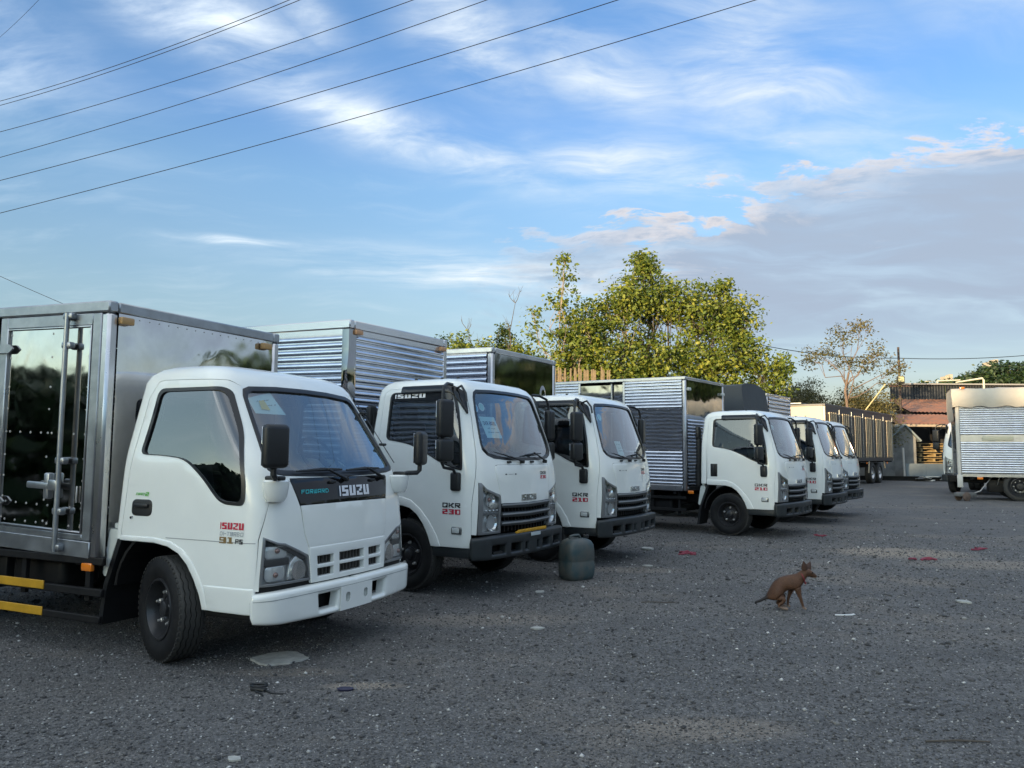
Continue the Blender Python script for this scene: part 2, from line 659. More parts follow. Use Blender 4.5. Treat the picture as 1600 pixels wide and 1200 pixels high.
def letters(text, pos, w, h, gap=1.0, slant=0.0):
    """pos(x,y)->Vector; the whole word is w wide, h high"""
    cols = 0
    cells = []
    for ch in text:
        gl = GLY[ch]
        for r_, row in enumerate(gl):
            c = 0
            while c < len(row):
                if row[c] == '#':
                    e = c
                    while e < len(row) and row[e] == '#':
                        e += 1
                    cells.append((cols + c, cols + e, 4 - r_, 5 - r_))
                    c = e
                else:
                    c += 1
        cols += len(gl[0]) + gap
    cols -= gap
    mb = MB()
    for a, b, y0, y1 in cells:
        n = max(1, int((b - a) / 2))
        q = [a + (b - a) * i / n for i in range(n + 1)]
        vs = [pos(x / cols * w + slant * y0 / 5 * h, y0 / 5 * h) for x in q] + [pos(x / cols * w + slant * y1 / 5 * h, y1 / 5 * h) for x in q]
        mb.add(vs, [(i, i + 1, n + 2 + i, n + 1 + i) for i in range(n)])
    return mb
# ------------------------------------------------------------------ materials used by the trucks
WHITE = mat('white_paint', (0.84, 0.85, 0.80), 0.22, coat=0.6, var=0.05, vscale=2.2)
BLACKP = mat('black_plastic', (0.012, 0.013, 0.014), 0.45, var=0.25, vscale=20)
GREYP = mat('bumper_plastic', (0.020, 0.024, 0.026), 0.46, var=0.15, vscale=6, bump=0.08, bscale=300, bdist=0.001)
GLOSSBLK = mat('gloss_black', (0.010, 0.010, 0.011), 0.10, spec=0.45)
RUBBER = None
CHASSIS = mat('chassis_black', (0.007, 0.007, 0.008), 0.6, var=0.4, vscale=5, var2=(0.014, 0.013, 0.012), spec=0.25)
SEAL = mat('window_seal', (0.012, 0.012, 0.013), 0.35)
RIM = mat('black_rim', (0.030, 0.030, 0.032), 0.30, var=0.3, vscale=9)
CHROME = mat('chrome', (0.82, 0.83, 0.84), 0.07, 1.0)
NUT = mat('bare_steel', (0.50, 0.48, 0.45), 0.35, 0.45)
INTER = mat('cab_interior', (0.05, 0.053, 0.058), 0.7)
SEATF = mat('seat_fabric', (0.11, 0.115, 0.12), 0.85)
AMBER = mat('amber_lens', (0.75, 0.20, 0.015), 0.18, coat=0.6)
AMBERD = mat('aged_amber_lens', (0.42, 0.25, 0.10), 0.4)
PAPER = mat('note_paper', (0.52, 0.72, 0.74), 0.8)
INK = mat('ink', (0.03, 0.035, 0.05), 0.8)
STB = mat('sticker_blue', (0.10, 0.42, 0.72), 0.5)
STG = mat('sticker_green', (0.42, 0.66, 0.60), 0.5)
RED = mat('decal_red', (0.50, 0.02, 0.05), 0.4)
DBLK = mat('decal_black', (0.015, 0.015, 0.017), 0.4)
DGREY = mat('decal_grey', (0.42, 0.44, 0.45), 0.4)
DGOLD = mat('decal_gold', (0.22, 0.14, 0.05), 0.4)
DGREEN = mat('decal_green', (0.12, 0.42, 0.08), 0.4)
DCYAN = mat('decal_cyan', (0.03, 0.42, 0.45), 0.4)
DWHITE = mat('decal_white', (0.80, 0.80, 0.80), 0.4)
DSILV = mat('badge_silver', (0.62, 0.63, 0.64), 0.18, 1.0)
YEL = mat('yellow_guard_paint', (0.62, 0.33, 0.02), 0.45, var=0.2, vscale=12)
BOTTLE = mat('white_reservoir', (0.55, 0.57, 0.53), 0.45)
ALU = steel('brushed_frame', 0.58, 0.28, 0.025, 6.0)
FRAMEG = mat('galvanised_frame', (0.40, 0.42, 0.44), 0.38, 0.85, var=0.25, vscale=7)
POL = steel('polished_sheet', 0.34, 0.05, 0.05, 1.6, 0.10)
POL4 = steel('riveted_polished_sheet', 0.55, 0.045, 0.10, 1.8, 0.22, (1.04, 1.0, .96))
POL3 = steel('bright_polished_sheet', 0.64, 0.05, 0.20, 1.5, 0.25)
POL2 = steel('buckled_polished_sheet', 0.33, 0.04, 0.12, 1.5, 0.25)
CORR = steel('corrugated_steel', 0.72, 0.16, 0.06, 2.0, tint=(0.96, 0.98, 1.04))
GLASS_F = glass_mat('windscreen_glass', (0.62, 0.70, 0.70))
GLASS_S = glass_mat('dark_side_glass', (0.22, 0.25, 0.25))
GLASS_L = glass_mat('lamp_glass', (0.90, 0.92, 0.92), 1.35)


def tread_mat():
    m = bpy.data.materials.new('plate_tread')
    m.use_nodes = True
    k = NT(m.node_tree)
    b = m.node_tree.nodes['Principled BSDF']
    b.inputs['Metallic'].default_value = 1.0
    b.inputs['Base Color'].default_value = (0.62, 0.62, 0.63, 1)
    b.inputs['Roughness'].default_value = 0.22
    tc = k.n('ShaderNodeTexCoord').outputs['Object']
    sp = k.n('ShaderNodeSeparateXYZ', i_0=tc).outputs
    u = k.m('ADD', sp[0], sp[1])
    a = k.m('SINE', k.m('MULTIPLY', k.m('ADD', u, sp[2]), 190.0))
    c = k.m('SINE', k.m('MULTIPLY', k.m('SUBTRACT', u, sp[2]), 190.0))
    h = k.m('MULTIPLY', k.step(a, 0.2, 0.7), k.step(c, -0.6, 0.1))
    bn = k.n('ShaderNodeBump', i_Strength=0.7, i_Distance=0.004)
    k.put(bn.inputs['Height'], h)
    k.put(b.inputs['Normal'], bn.outputs[0])
    MATS['plate_tread'] = m
    return m


TREADP = tread_mat()


def rubber_mat():
    m = bpy.data.materials.new('tyre_rubber')
    m.use_nodes = True
    k = NT(m.node_tree)
    b = m.node_tree.nodes['Principled BSDF']
    tc = k.n('ShaderNodeTexCoord').outputs['Object']
    sp = k.n('ShaderNodeSeparateXYZ', i_0=tc).outputs
    w = k.m('ABSOLUTE', sp[1])
    nz = k.noise(tc, 14.0, 5.0, .6).outputs[0]
    # dust worn on to the running surface, cleaner sidewalls
    dust = k.m('MULTIPLY', k.step(k.m('SQRT', k.m('ADD', k.m('MULTIPLY', sp[0], sp[0]), k.m('MULTIPLY', sp[2], sp[2]))), .335, .352), k.m('MULTIPLY_ADD', nz, .5, .6), clamp=True)
    col = k.mix(k.step(nz, .35, .7), (.007, .007, .008, 1), (.013, .0125, .012, 1))
    col = k.mix(dust, col, (.052, .050, .046, 1))
    k.put(b.inputs['Base Color'], col)
    b.inputs['Roughness'].default_value = .68
    b.inputs['Specular IOR Level'].default_value = .3
    MATS['tyre_rubber'] = m
    return m


RUBBER = rubber_mat()


# ------------------------------------------------------------------ cab body surface
class CabSurf:
    def __init__(s, ft, wt, rt, rc, rr, bow, z0, H, R):
        s.ft, s.wt, s.rt = [np.array(t, float).T for t in (ft, wt, rt)]
        s.rc, s.rr, s.bow, s.z0, s.H, s.R = rc, rr, bow, z0, H, R
        s.vtop = z0 + H * 1.5

    @staticmethod
    def smooth(t, z):
        # smoothed piecewise-linear lookup
        return float(np.mean([np.interp(z + d, t[0], t[1]) for d in (-.05, -.03, -.01, .01, .03, .05)]))

    def dims(s, v):
        if v <= s.z0:
            z, ins = v, 0.0
        else:
            ph = min((v - s.z0) / (s.H * 1.5), 1.0) * pi / 2
            z, ins = s.z0 + s.H * sin(ph), s.R * (1 - cos(ph))
        f = s.smooth(s.ft, z) - ins * 1.1
        w = s.smooth(s.wt, z) - ins
        r = s.smooth(s.rt, z) + ins * 0.8
        rc = max(s.rc - ins * 0.3, 0.05)
        rr = s.rr + ins * 0.3
        ya = w - rc
        for _ in range(3):
            th = atan2(1.0, 2 * s.bow * ya)
            ya = (w - rc) + rc * cos(th)
        cx = f - s.bow * ya * ya - rc * sin(th)
        return z, f, w, r, rc, rr, th, ya, cx

    def pos(s, U, v):
        z, f, w, r, rc, rr, th, ya, cx = s.dims(v)
        q = U / 0.6
        if q <= 1:
            return Vector((r, -(w - rr) * q, z))
        if q <= 2:
            a = (q - 1) * pi / 2
            return Vector((r + rr - rr * cos(a), -(w - rr) - rr * sin(a), z))
        if q <= 3:
            return Vector((r + rr + (cx - r - rr) * (q - 2), -w, z))
        if q <= 4:
            a = (q - 3) * th
            return Vector((cx + rc * sin(a), -(w - rc) - rc * cos(a), z))
        y = -ya * (5 - q)
        return Vector((f - s.bow * y * y, y, z))

    def __call__(s, p):
        U, v = float(p[0]), float(p[1])
        e = 0.004
        P = s.pos(U, v)
        du = s.pos(U + e, v) - s.pos(U - e, v)
        dv = s.pos(U, v + e) - s.pos(U, v - e)
        n = du.cross(dv)
        if n.length < 1e-12:
            n = Vector((0, 0, 1))
        return P, n.normalized()

    def side(s, x, z):
        _, f, w, r, rc, rr, th, ya, cx = s.dims(z)
        if x <= cx:
            return (0.6 * (2 + (x - r - rr) / (cx - r - rr)), z)
        return (0.6 * (3 + math.asin(min((x - cx) / rc, sin(th))) / th), z)

    def front(s, y, z):
        _, f, w, r, rc, rr, th, ya, cx = s.dims(z)
        a = -y
        if a <= ya:
            return (0.6 * (5 - a / ya), z)
        return (0.6 * (3 + math.acos(min((a - (w - rc)) / rc, 1.0)) / th), z)

    def rear(s, y, z):
        _, f, w, r, rc, rr, th, ya, cx = s.dims(z)
        return (0.6 * min(-y / (w - rr), 1.0), z)

    def sidep(s, pts):
        return [s.side(*p) for p in pts]

    def frontp(s, pts):
        return [s.front(*p) for p in pts]

    def at(s, p2, off):
        P, n = s(p2)
        return P + n * off


def roof_cap(S):
    ring = []
    us = [0.6 * 5 * i / 60 for i in range(61)]
    for u in us:
        ring.append(S.pos(u, S.vtop))
    full = ring + [Vector((p.x, -p.y, p.z)) for p in ring[-2:0:-1]]
    c = sum(full, Vector()) / len(full)
    mb = MB()
    n = len(full)
    vs = list(full)
    steps = (0.9, 0.75, 0.55, 0.3)
    for t in steps:
        vs += [c + (p - c) * t + Vector((0, 0, 0.03 * (1 - t * t))) for p in full]
    vs.append(c + Vector((0, 0, 0.03)))
    fs = []
    for r_ in range(len(steps)):
        for j in range(n):
            fs.append((r_ * n + j, r_ * n + (j + 1) % n, (r_ + 1) * n + (j + 1) % n, (r_ + 1) * n + j))
    L = len(steps) * n
    fs += [(L + j, L + (j + 1) % n, len(vs) - 1) for j in range(n)]
    mb.add(vs, fs)
    return mb


def merged(name, mb, m, parent, ang=40):
    me = bpy.data.meshes.new(name)
    me.from_pydata([tuple(p) for p in mb.v], [], mb.f)
    bm = bmesh.new()
    bm.from_mesh(me)
    bmesh.ops.remove_doubles(bm, verts=bm.verts, dist=8e-4)
    bm.to_mesh(me)
    bm.free()
    me.polygons.foreach_set('use_smooth', [True] * len(me.polygons))
    me.set_sharp_from_angle(angle=radians(ang))
    me.materials.append(m)
    return link(name, me, parent)


def keepmesh(name, mb, m, parent, ang=40):
    """panel meshes: keep the given face directions"""
    me = bpy.data.meshes.new(name)
    me.from_pydata([tuple(p) for p in mb.v], [], mb.f)
    me.polygons.foreach_set('use_smooth', [True] * len(me.polygons))
    me.set_sharp_from_angle(angle=radians(ang))
    me.materials.append(m)
    return link(name, me, parent)


# ------------------------------------------------------------------ wheels
def tyre_mesh(R, wd):
    h = wd / 2
    rim = R * 0.56
    side = [(rim, -h * .80), (rim + .015, -h * .92), (R * .74, -h * 1.06), (R * .80, -h * 1.075), (R * .82, -h * 1.06), (R * .90, -h * 1.02), (R * .965, -h * .88), (R * .985, -h * .82)]
    prof = [(r, t, 0) for r, t in side]
    for g in (-.56, -.19, .19, .56):
        prof += [(R, h * (g - .14), 0), (R, h * (g - .045), 1), (R - .012, h * (g - .025), 1), (R - .012, h * (g + .025), 1), (R, h * (g + .045), 1), (R, h * (g + .14), 0)]
    prof += [(r, -t, 0) for r, t in side[::-1]]
    n = 120
    mb = MB()
    for r, t, zz in prof:
        for j in range(n):
            a = 2 * pi * j / n
            d = h * .05 * (1, 0, -1, 0)[j % 4] if zz else 0
            mb.v.append((r * cos(a), t + d, r * sin(a)))
    m = len(prof)
    mb.f += [(i * n + j, i * n + (j + 1) % n, (i + 1) * n + (j + 1) % n, (i + 1) * n + j) for i in range(m - 1) for j in range(n)]
    return mb


def add_shoulder_lugs(mb, R, wd):
    h = wd / 2
    for i in range(56):
        a = 2 * pi * i / 56
        for sg in (-1, 1):
            c = Vector((cos(a) * R * .972, sg * h * .88, sin(a) * R * .972))
            Rm = Matrix.Rotation(-a, 3, 'Y')
            mb.box(c, (0.012, h * .16, R * .062), Rm)
    return mb


def make_wheel(root, R=0.365, wd=0.185, name='front_wheel', dual=False):
    t = add_shoulder_lugs(tyre_mesh(R, wd), R, wd).build(name, RUBBER, root, ang=50)
    rim = R * 0.56
    o = -wd / 2
    disc = [(rim + .010, o * .84), (rim + .006, o * .97), (rim - .006, o * .98), (rim - .016, o * .78), (rim - .026, o * .40)]
    if dual:
        disc += [(rim - .04, -o * .5), (rim * .60, -o * .7), (rim * .50, -o * .5), (rim * .30, -o * .3), (.045, o * .1), (0.0, o * .1)]
    else:
        disc += [(rim - .034, o * .0), (rim * .80, -o * .15), (rim * .70, -o * .05), (rim * .60, o * .22), (rim * .40, o * .28), (rim * .36, o * .20), (.060, o * .25), (.054, o * .62), (.034, o * .72), (0.0, o * .74)]
    MB().lathe(disc, 40, 'y', caps=False).build('rim', RIM, t, ang=30)
    nb = MB()
    for i in range(5):
        a = 2 * pi * i / 5 + .3
        y = (-o * .62 if dual else o * .22)
        c = (cos(a) * rim * .56, y, sin(a) * rim * .56)
        nb.lathe([(.017, 0.012), (.017, -.018), (.011, -.022), (.009, -.04), (0, -.042)], 6, 'y', c)
    nb.build('wheel_nut', NUT, t, ang=20)
    return t


def chassis(root, rear_axle=-2.5, x_end=-3.9, guard=(-1.0, -2.0), gy=-0.80, yellow=None, R=0.365, lamp=(-.70, -.88, .725), bottle=True, dark_only=False):
    for sg in (-1, 1):
        MB().rbox(((0.75 + x_end) / 2, sg * .36, .60), (0.75 - x_end, .07, .17), .01, 1).build('frame_rail', CHASSIS, root)
    c = MB()
    for x in (0.4, -0.8, -1.6, -2.3, -3.2):
        if x > x_end:
            c.box((x, 0, .60), (.07, .65, .12))
    c.build('cross_member', CHASSIS, root)
    e = MB().rbox((.12, 0, .60), (.95, .62, .46), .05).rbox((-.6, 0, .55), (.7, .34, .36), .05)
    e.build('engine', CHASSIS, root)
    a = MB().tube([(0, -.7, .37), (0, .7, .37)], .05, 10).tube([(rear_axle, -.75, R), (rear_axle, .75, R)], .06, 10)
    a.sphere((rear_axle, 0, R), (.18, .17, .18), 12, 8)
    a.build('axle', CHASSIS, root)
    w = make_wheel(root, R, .17, 'rear_wheel', True)
    w.location = (rear_axle, -.80, R)
    for y, rz in ((-.62, pi), (.62, 0), (.80, pi)):
        k = copy_tree(w, root)
        k.location = (rear_axle, y, R)
        k.rotation_euler = (0, 0, rz)
    for sg in (-1, 1):
        MB().box((rear_axle + .5, sg * .71, .52), (.012, .40, .5)).box((rear_axle - .5, sg * .71, .48), (.012, .40, .5)).build('mud_flap', BLACKP, root)
    # things hung under the body on the visible side
    MB().rbox((-1.42, -.62, .47), (.62, .34, .24), .06, 3).build('fuel_tank', CHASSIS, root)
    f = MB().lathe([(.0, -.03), (.035, -.03), (.035, .01)], 12, 'z', (-1.62, -.7, .61))
    f.build('filler_cap', NUT, root)
    MB().rbox((-2.0 if rear_axle < -2.6 else -1.88, -.62, .47), (.36, .3, .26), .02).build('battery_box', BLACKP, root)
    for z in (.62, .40):
        MB().rbox(((guard[0] + guard[1]) / 2, gy, z), (guard[0] - guard[1], .035, .055), .006, 1).build('side_guard', CHASSIS if not yellow else CHASSIS, root)
    for t in (.12, .55, .92):
        x = guard[0] + (guard[1] - guard[0]) * t
        MB().box((x, gy + .04, .56), (.05, .03, .46)).tube([(x, gy + .05, .60), (x, -.40, .66)], .018, 6).build('guard_bracket', CHASSIS, root)
    MB().rbox(lamp, (.11, .035, .06), .012).build('side_lamp', AMBER, root)
    # front mud guard and splash liner behind the front wheels
    for sg in (-1, 1):
        pts = [(-.60, .16), (-.56, .45), (-.47, .70), (-.40, .86), (-.36, .86), (-.43, .68), (-.52, .44), (-.56, .16)]
        m = MB().prism(pts, 'y', sg * .86, sg * .50)
        m.build('mud_flap', BLACKP, root)
        arc = [(cos(t) * .47, .40 + sin(t) * .47) for t in np.linspace(0.25, pi - .1, 16)]
        arc2 = [(p * .955, .40 + (q - .40) * .955) for p, q in arc[::-1]]
        mm = MB()
        for i in range(len(arc) - 1):
            j = len(arc) - 1 - i
            mm.prism([arc[i], arc[i + 1], arc2[j - 1], arc2[j]], 'y', sg * .845, sg * .45)
        mm.build('wheel_liner', CHASSIS, root)
    if bottle:
        b = MB().prism(rounded([(-.575, .52), (-.54, .50), (-.44, .76), (-.43, .84), (-.52, .85)], .03), 'y', -.86, -.78)
        b.lathe([(.03, 0), (.03, .035), (0, .04)], 12, 'z', (-.475, -.82, .85))
        b.build('washer_bottle', BOTTLE, root)


def interior(root, dash_x, zf, back):
    mb = MB()
    mb.box((.12, 0, zf - .06), (1.25, 1.56, .06))
    mb.box((back + .06, 0, zf + .35), (.05, 1.5, .62))
    mb.build('cab_floor', INTER, root)
    d = MB().prism(rounded([(dash_x, zf), (dash_x, zf + .40), (dash_x - .12, zf + .46), (dash_x - .30, zf + .40), (dash_x - .30, zf + .1)], .05), 'y', -.72, .72)
    d.build('dashboard', INTER, root, ang=30)
    for y in (-.45, .45):
        s = MB().rbox((.02, y, zf + .17), (.50, .50, .16), .05, 3)
        s.rbox((-.27, y, zf + .50), (.13, .48, .60), .05, 3, Matrix.Rotation(radians(-12), 3, 'Y'))
        s.rbox((-.33, y, zf + .88), (.09, .26, .18), .04, 3)
        s.build('seat', SEATF, root)
    w = MB()
    Rm = Matrix.Rotation(radians(-35), 3, 'Y')
    cen = Vector((dash_x - .40, .45, zf + .52))
    ring = [cen + Rm @ Vector((0.0, .2 * cos(a), .2 * sin(a))) for a in np.linspace(0, 2 * pi, 28)[:-1]]
    w.tube(ring, .014, 6, closed=True)
    w.tube([ring[0], cen, ring[13]], .012, 6).tube([cen, cen + Vector((.25, 0, -.2))], .022, 6)
    w.build('steering_wheel', BLACKP, root)


def wiper(root, S, base, tip, off=.02):
    p0 = S.at(S.front(*base), .015)
    p1 = S.at(S.front(*tip), off)
    mid = p0 * .45 + p1 * .55
    mb = MB().lathe([(.02, -.01), (.02, .03), (0, .035)], 10, 'x', tuple(p0))
    nm = S(S.front(*tip))[1]
    mb.tube([p0 + nm * .02, mid + nm * .03], [.012, .007], 6)
    L = (p1 - mid)
    b0, b1 = mid - L * .55, p1 + L * .25
    b0 = S.at(S.front(b0.y, b0.z), off)
    b1 = S.at(S.front(b1.y, b1.z), off)
    mb.tube([b0, (b0 + b1) / 2 + nm * .012, b1], [.005, .010, .004], 6)
    mb.build('wiper', BLACKP, root)


def note(root, S, corners, lines, name='paper_note', off=-.02, text=None):
    """sheet of paper lying behind the windscreen"""
    (y0, z0), (y1, z1), (y2, z2), (y3, z3) = corners   # bl, br, tr, tl
    mb = MB()
    n = 4

    def P(u, v, o=off):
        y = (y0 * (1 - u) + y1 * u) * (1 - v) + (y3 * (1 - u) + y2 * u) * v
        z = (z0 * (1 - u) + z1 * u) * (1 - v) + (z3 * (1 - u) + z2 * u) * v
        return S.at(S.front(y, z), o)
    vs = [P(i / n, j / n) for j in range(n + 1) for i in range(n + 1)]
    mb.add(vs, [(j * (n + 1) + i, j * (n + 1) + i + 1, (j + 1) * (n + 1) + i + 1, (j + 1) * (n + 1) + i) for j in range(n) for i in range(n)])
    nt_ = mb.build(name, PAPER, root)
    rr = random.Random(5)
    ink = MB()
    if text:
        t = letters(text, lambda x, y: P(.10 + x, .60 + y, off + .004), .78, .17)
        ink.add(t.v, t.f)
    for (va, ua, ub) in lines:
        x = ua
        while x < ub:
            w_ = rr.uniform(.02, .055)
            h = rr.uniform(.025, .07)
            if rr.random() < .8:
                ink.add([P(x, va, off + .004), P(x + w_, va + h * .3, off + .004), P(x + w_, va + h * .3 + .022, off + .004), P(x, va + .022, off + .004)], [(0, 1, 2, 3)])
                ink.add([P(x + w_, va, off + .0045), P(x + w_ + .014, va, off + .0045), P(x + w_ + .014, va + h, off + .0045), P(x + w_, va + h, off + .0045)], [(0, 1, 2, 3)])
            x += w_ + rr.uniform(.02, .04)
    ink.build('handwriting', INK, nt_)
    return nt_


def disc_sticker(root, S, y, z, r, m, off=-.016):
    mb = MB()
    pts = [S.at(S.front(y + r * cos(a), z + r * sin(a)), off) for a in np.linspace(0, 2 * pi, 21)[:-1]]
    mb.add(pts, [tuple(range(20))])
    o = mb.build('sticker', m, root)
    mb2 = MB()
    pts = [S.at(S.front(y + r * k_ * cos(a), z + r * k_ * sin(a)), off + .001) for a in np.linspace(0, 2 * pi, 21)[:-1] for k_ in (.80, .99)]
    mb2.add(pts, [(2 * i, 2 * i + 1, (2 * i + 3) % 40, (2 * i + 2) % 40) for i in range(20)])
    mb2.build('sticker_rim', DWHITE, o)


def raised(o, t=.008):
    m = o.modifiers.new('thickness', 'SOLIDIFY')
    m.thickness = t
    m.offset = 0.0
    return o


# ------------------------------------------------------------------ newer cab (six of the trucks)
SQ = CabSurf(ft=[(.2, .93), (.9, .95), (1.2, .93), (1.33, .905), (1.5, .855), (2.0, .68), (2.3, .58)],
             wt=[(.2, .885), (.95, .895), (1.4, .882), (1.55, .872), (2.04, .815), (2.3, .80)],
             rt=[(.2, -.53), (1.6, -.51), (2.05, -.47), (2.3, -.45)],
             rc=.20, rr=.07, bow=.11, z0=2.03, H=.155, R=.17)


def skip_seam(S):
    return lambda p: p[0] > 2.995 or p[0] < .005 or p[1] > S.vtop - .004


def cab_new(root, notes=True):
    S = SQ
    cab = root
    # door outline: rear edge, roof line, front shut line, arch
    arch = [(.335, .48), (.295, .585), (.235, .69), (.155, .785), (.06, .850), (-.04, .878), (-.16, .885)]
    door = [(-.385, .885), (-.385, 1.6), (-.36, 2.03), (-.30, 2.075), (.52, 2.075), (.60, 2.03), (.69, 1.78), (.765, 1.52), (.795, 1.40), (.798, .9), (.79, .48)]
    win = rounded([(-.275, 2.035), (-.285, 1.545), (.02, 1.50), (.22, 1.42), (.42, 1.315), (.60, 1.255), (.695, 1.235), (.672, 1.52), (.585, 1.88), (.52, 2.035)], [.07, .05, .1, .1, .1, .05, .03, .1, .1, .06])
    wsh_b = [(0, 1.335), (-.35, 1.335), (-.56, 1.352), (-.655, 1.385), (-.712, 1.44), (-.718, 1.50)]
    wsh_t = [(-.66, 1.86), (-.632, 1.98), (-.605, 2.035), (-.55, 2.063), (-.3, 2.075), (0, 2.078)]
    gap = .004
    sp, fp = S.sidep, S.frontp
    # --- white shell
    dd = [(x, z) for x, z in door]
    body = [S.rear(0, .89), S.rear(-.5, .89)] + sp([(-.40, .89)])
    body += sp([(-.389, 1.6), (-.364, 2.032), (-.303, 2.079), (.522, 2.079), (.605, 2.033), (.694, 1.78), (.769, 1.52), (.799, 1.40), (.802, .9), (.796, .61)])
    body += sp([(.835, .605)]) + sp([(.842, 1.115)]) + fp([(-.79, 1.113), (-.505, .985), (-.575, 1.24), (-.56, 1.283), (-.52, 1.29), (0, 1.292)])
    body += fp(wsh_b) + fp(wsh_t)
    body += [(3.0, S.vtop), (0.0, S.vtop), S.rear(0, 1.98)] + [S.rear(y, z) for y, z in rounded([(0, 1.98), (-.58, 1.98), (-.60, 1.52), (0, 1.52)], [0, .08, .08, 0])][1:]
    mb = panel(S, body, off=0, depth=.03, edge=0, g=.06, gb=.04, skip=skip_seam(S))
    full = both(mb)
    rc_ = roof_cap(S)
    full.add(rc_.v, rc_.f)
    merged('cab_shell', full, WHITE, cab)
    # rear window
    rw = [S.rear(0, 1.985)] + [S.rear(y, z) for y, z in rounded([(0, 1.985), (-.585, 1.985), (-.605, 1.515), (0, 1.515)], [0, .08, .08, 0])][1:]
    merged('rear_window', both(panel(S, rw, off=-.01, depth=.004, g=.1, skip=skip_seam(S))), GLASS_S, cab)
    # --- doors
    for sgn in (1, -1):
        fl = (lambda m_: m_) if sgn == 1 else mirror_y
        dpoly = sp([(-.381, .89)] + dd[1:] + arch)
        d = keepmesh('door', fl(panel(S, dpoly, [sp(win)], off=.001, depth=.03, edge=.0012, g=.06, gb=.03)), WHITE, cab)
        # raised lip round the wheel arch
        lip = sp([(-.381, .955), (-.04, .945), (.07, .918), (.19, .835), (.30, .72), (.39, .59), (.44, .482), (.338, .482), (.30, .585), (.24, .69), (.16, .785), (.065, .848), (-.04, .872), (-.381, .88)])
        keepmesh('arch_lip', fl(panel(S, lip, off=.010, depth=.012, edge=.010, g=.05, gb=.03)), WHITE, d)
        # window seal and pane
        cen = Vector((.19, 1.68))
        wi = [tuple(cen + (Vector(p) - cen) * .965) for p in win]
        wo = [tuple(cen + (Vector(p) - cen) * 1.012) for p in win]
        keepmesh('window_seal', fl(panel(S, sp(wo), [sp(wi)], off=.006, depth=.02, g=.1, gb=.03)), SEAL, d)
        keepmesh('window_pane', fl(panel(S, sp(win), off=-.008, depth=.004, g=.12, gb=.05)), GLASS_S, d)
        # door handle
        h = MB()
        cw = S.at(S.side(-.255, 1.13), 0)
        sg = -1 if sgn == 1 else 1
        h.rbox((-.255, sg * abs(cw.y), 1.13), (.125, .020, .225), .03, 3)
        h.rbox((-.255, sg * (abs(cw.y) + .018), 1.13), (.04, .022, .19), .012, 2)
        h.build('handle', BLACKP, d)
        # rain visor over the window
        vis = sp(rounded([(-.12, 2.085), (.50, 2.085), (.60, 2.02), (.665, 1.80), (.60, 1.90), (.50, 2.03), (-.12, 2.02)], [.02, .06, .04, .01, .05, .06, .02]))
        keepmesh('rain_visor', fl(panel(S, vis, off=.030, depth=.028, edge=.006, g=.06)), GLOSSBLK, d)
        # side indicator on the door
        ind = MB()
        yy = sg * abs(S.at(S.side(.64, .65), 0).y)
        ind.rbox((.645, yy, .645), (.125, .024, .075), .02, 3)
        il = ind.build('side_indicator', mat('indicator_housing', (.30, .31, .30), .2, .8), cab)
        MB().rbox((.640, yy - (.012 if sgn == 1 else -.012), .645), (.085, .014, .05), .012, 2).build('indicator_lens', mat('clear_lens', (.55, .57, .55), .12, coat=.8), il)
    # --- windscreen, its seal
    wshg = fp(wsh_b + wsh_t)
    merged('windscreen', both(panel(S, wshg, off=-.012, depth=.003, g=.08, skip=skip_seam(S))), GLASS_F, cab)
    ins_b = [(0, 1.365), (-.35, 1.365), (-.54, 1.38), (-.63, 1.41), (-.680, 1.455), (-.690, 1.50)]
    ins_t = [(-.632, 1.86), (-.606, 1.965), (-.583, 2.005), (-.54, 2.033), (-.3, 2.047), (0, 2.050)]
    sealp = fp([(0, 1.331)] + wsh_b[1:] + wsh_t + ins_t[::-1] + ins_b[::-1])
    merged('windscreen_seal', both(panel(S, sealp, off=.003, depth=.02, g=.06, gb=.03, skip=skip_seam(S))), SEAL, cab)
    # --- front panel
    hood = fp([(0, .885), (-.30, .882), (-.497, .893), (-.503, .975), (-.57, 1.235), (-.555, 1.275), (-.52, 1.284), (0, 1.286)])
    merged('front_panel', both(panel(S, hood, off=.004, depth=.03, edge=.003, g=.05, gb=.03, skip=lambda p: p[0] > 2.995)), WHITE, cab)
    # --- grille
    back = fp([(0, .60), (-.51, .60), (-.51, .90), (0, .90)])
    gr = merged('grille', both(panel(S, back, off=-.09, depth=.01, g=.1, skip=skip_seam(S))), CHASSIS, cab)
    for za, zb, of in ((.848, .885, .008), (.757, .792, .018), (.668, .702, .012)):
        sl = fp([(0, za), (-.47, za + .012), (-.505, za + .02), (-.505, zb + .01), (-.25, zb + .004), (0, zb)])
        merged('slat', both(panel(S, sl, off=of, depth=.07, edge=.010, g=.05, gb=.04, skip=lambda p: p[0] > 2.995)), GREYP, gr)
        sl2 = fp([(0, zb - .013), (-.495, zb - .006), (-.495, zb + .004), (0, zb - .002)])
        merged('slat_edge', both(panel(S, sl2, off=of + .004, depth=.01, edge=.003, g=.05, skip=lambda p: p[0] > 2.995)), mat('slat_edge_grey', (.24, .25, .255), .3), gr)
    rb = MB()
    for y in np.linspace(-.46, .46, 15):
        p = S.at(S.front(-abs(y), .72), -.05)
        rb.box((p.x, y, .74), (.03, .012, .26))
    rb.build('grille_rib', BLACKP, gr)
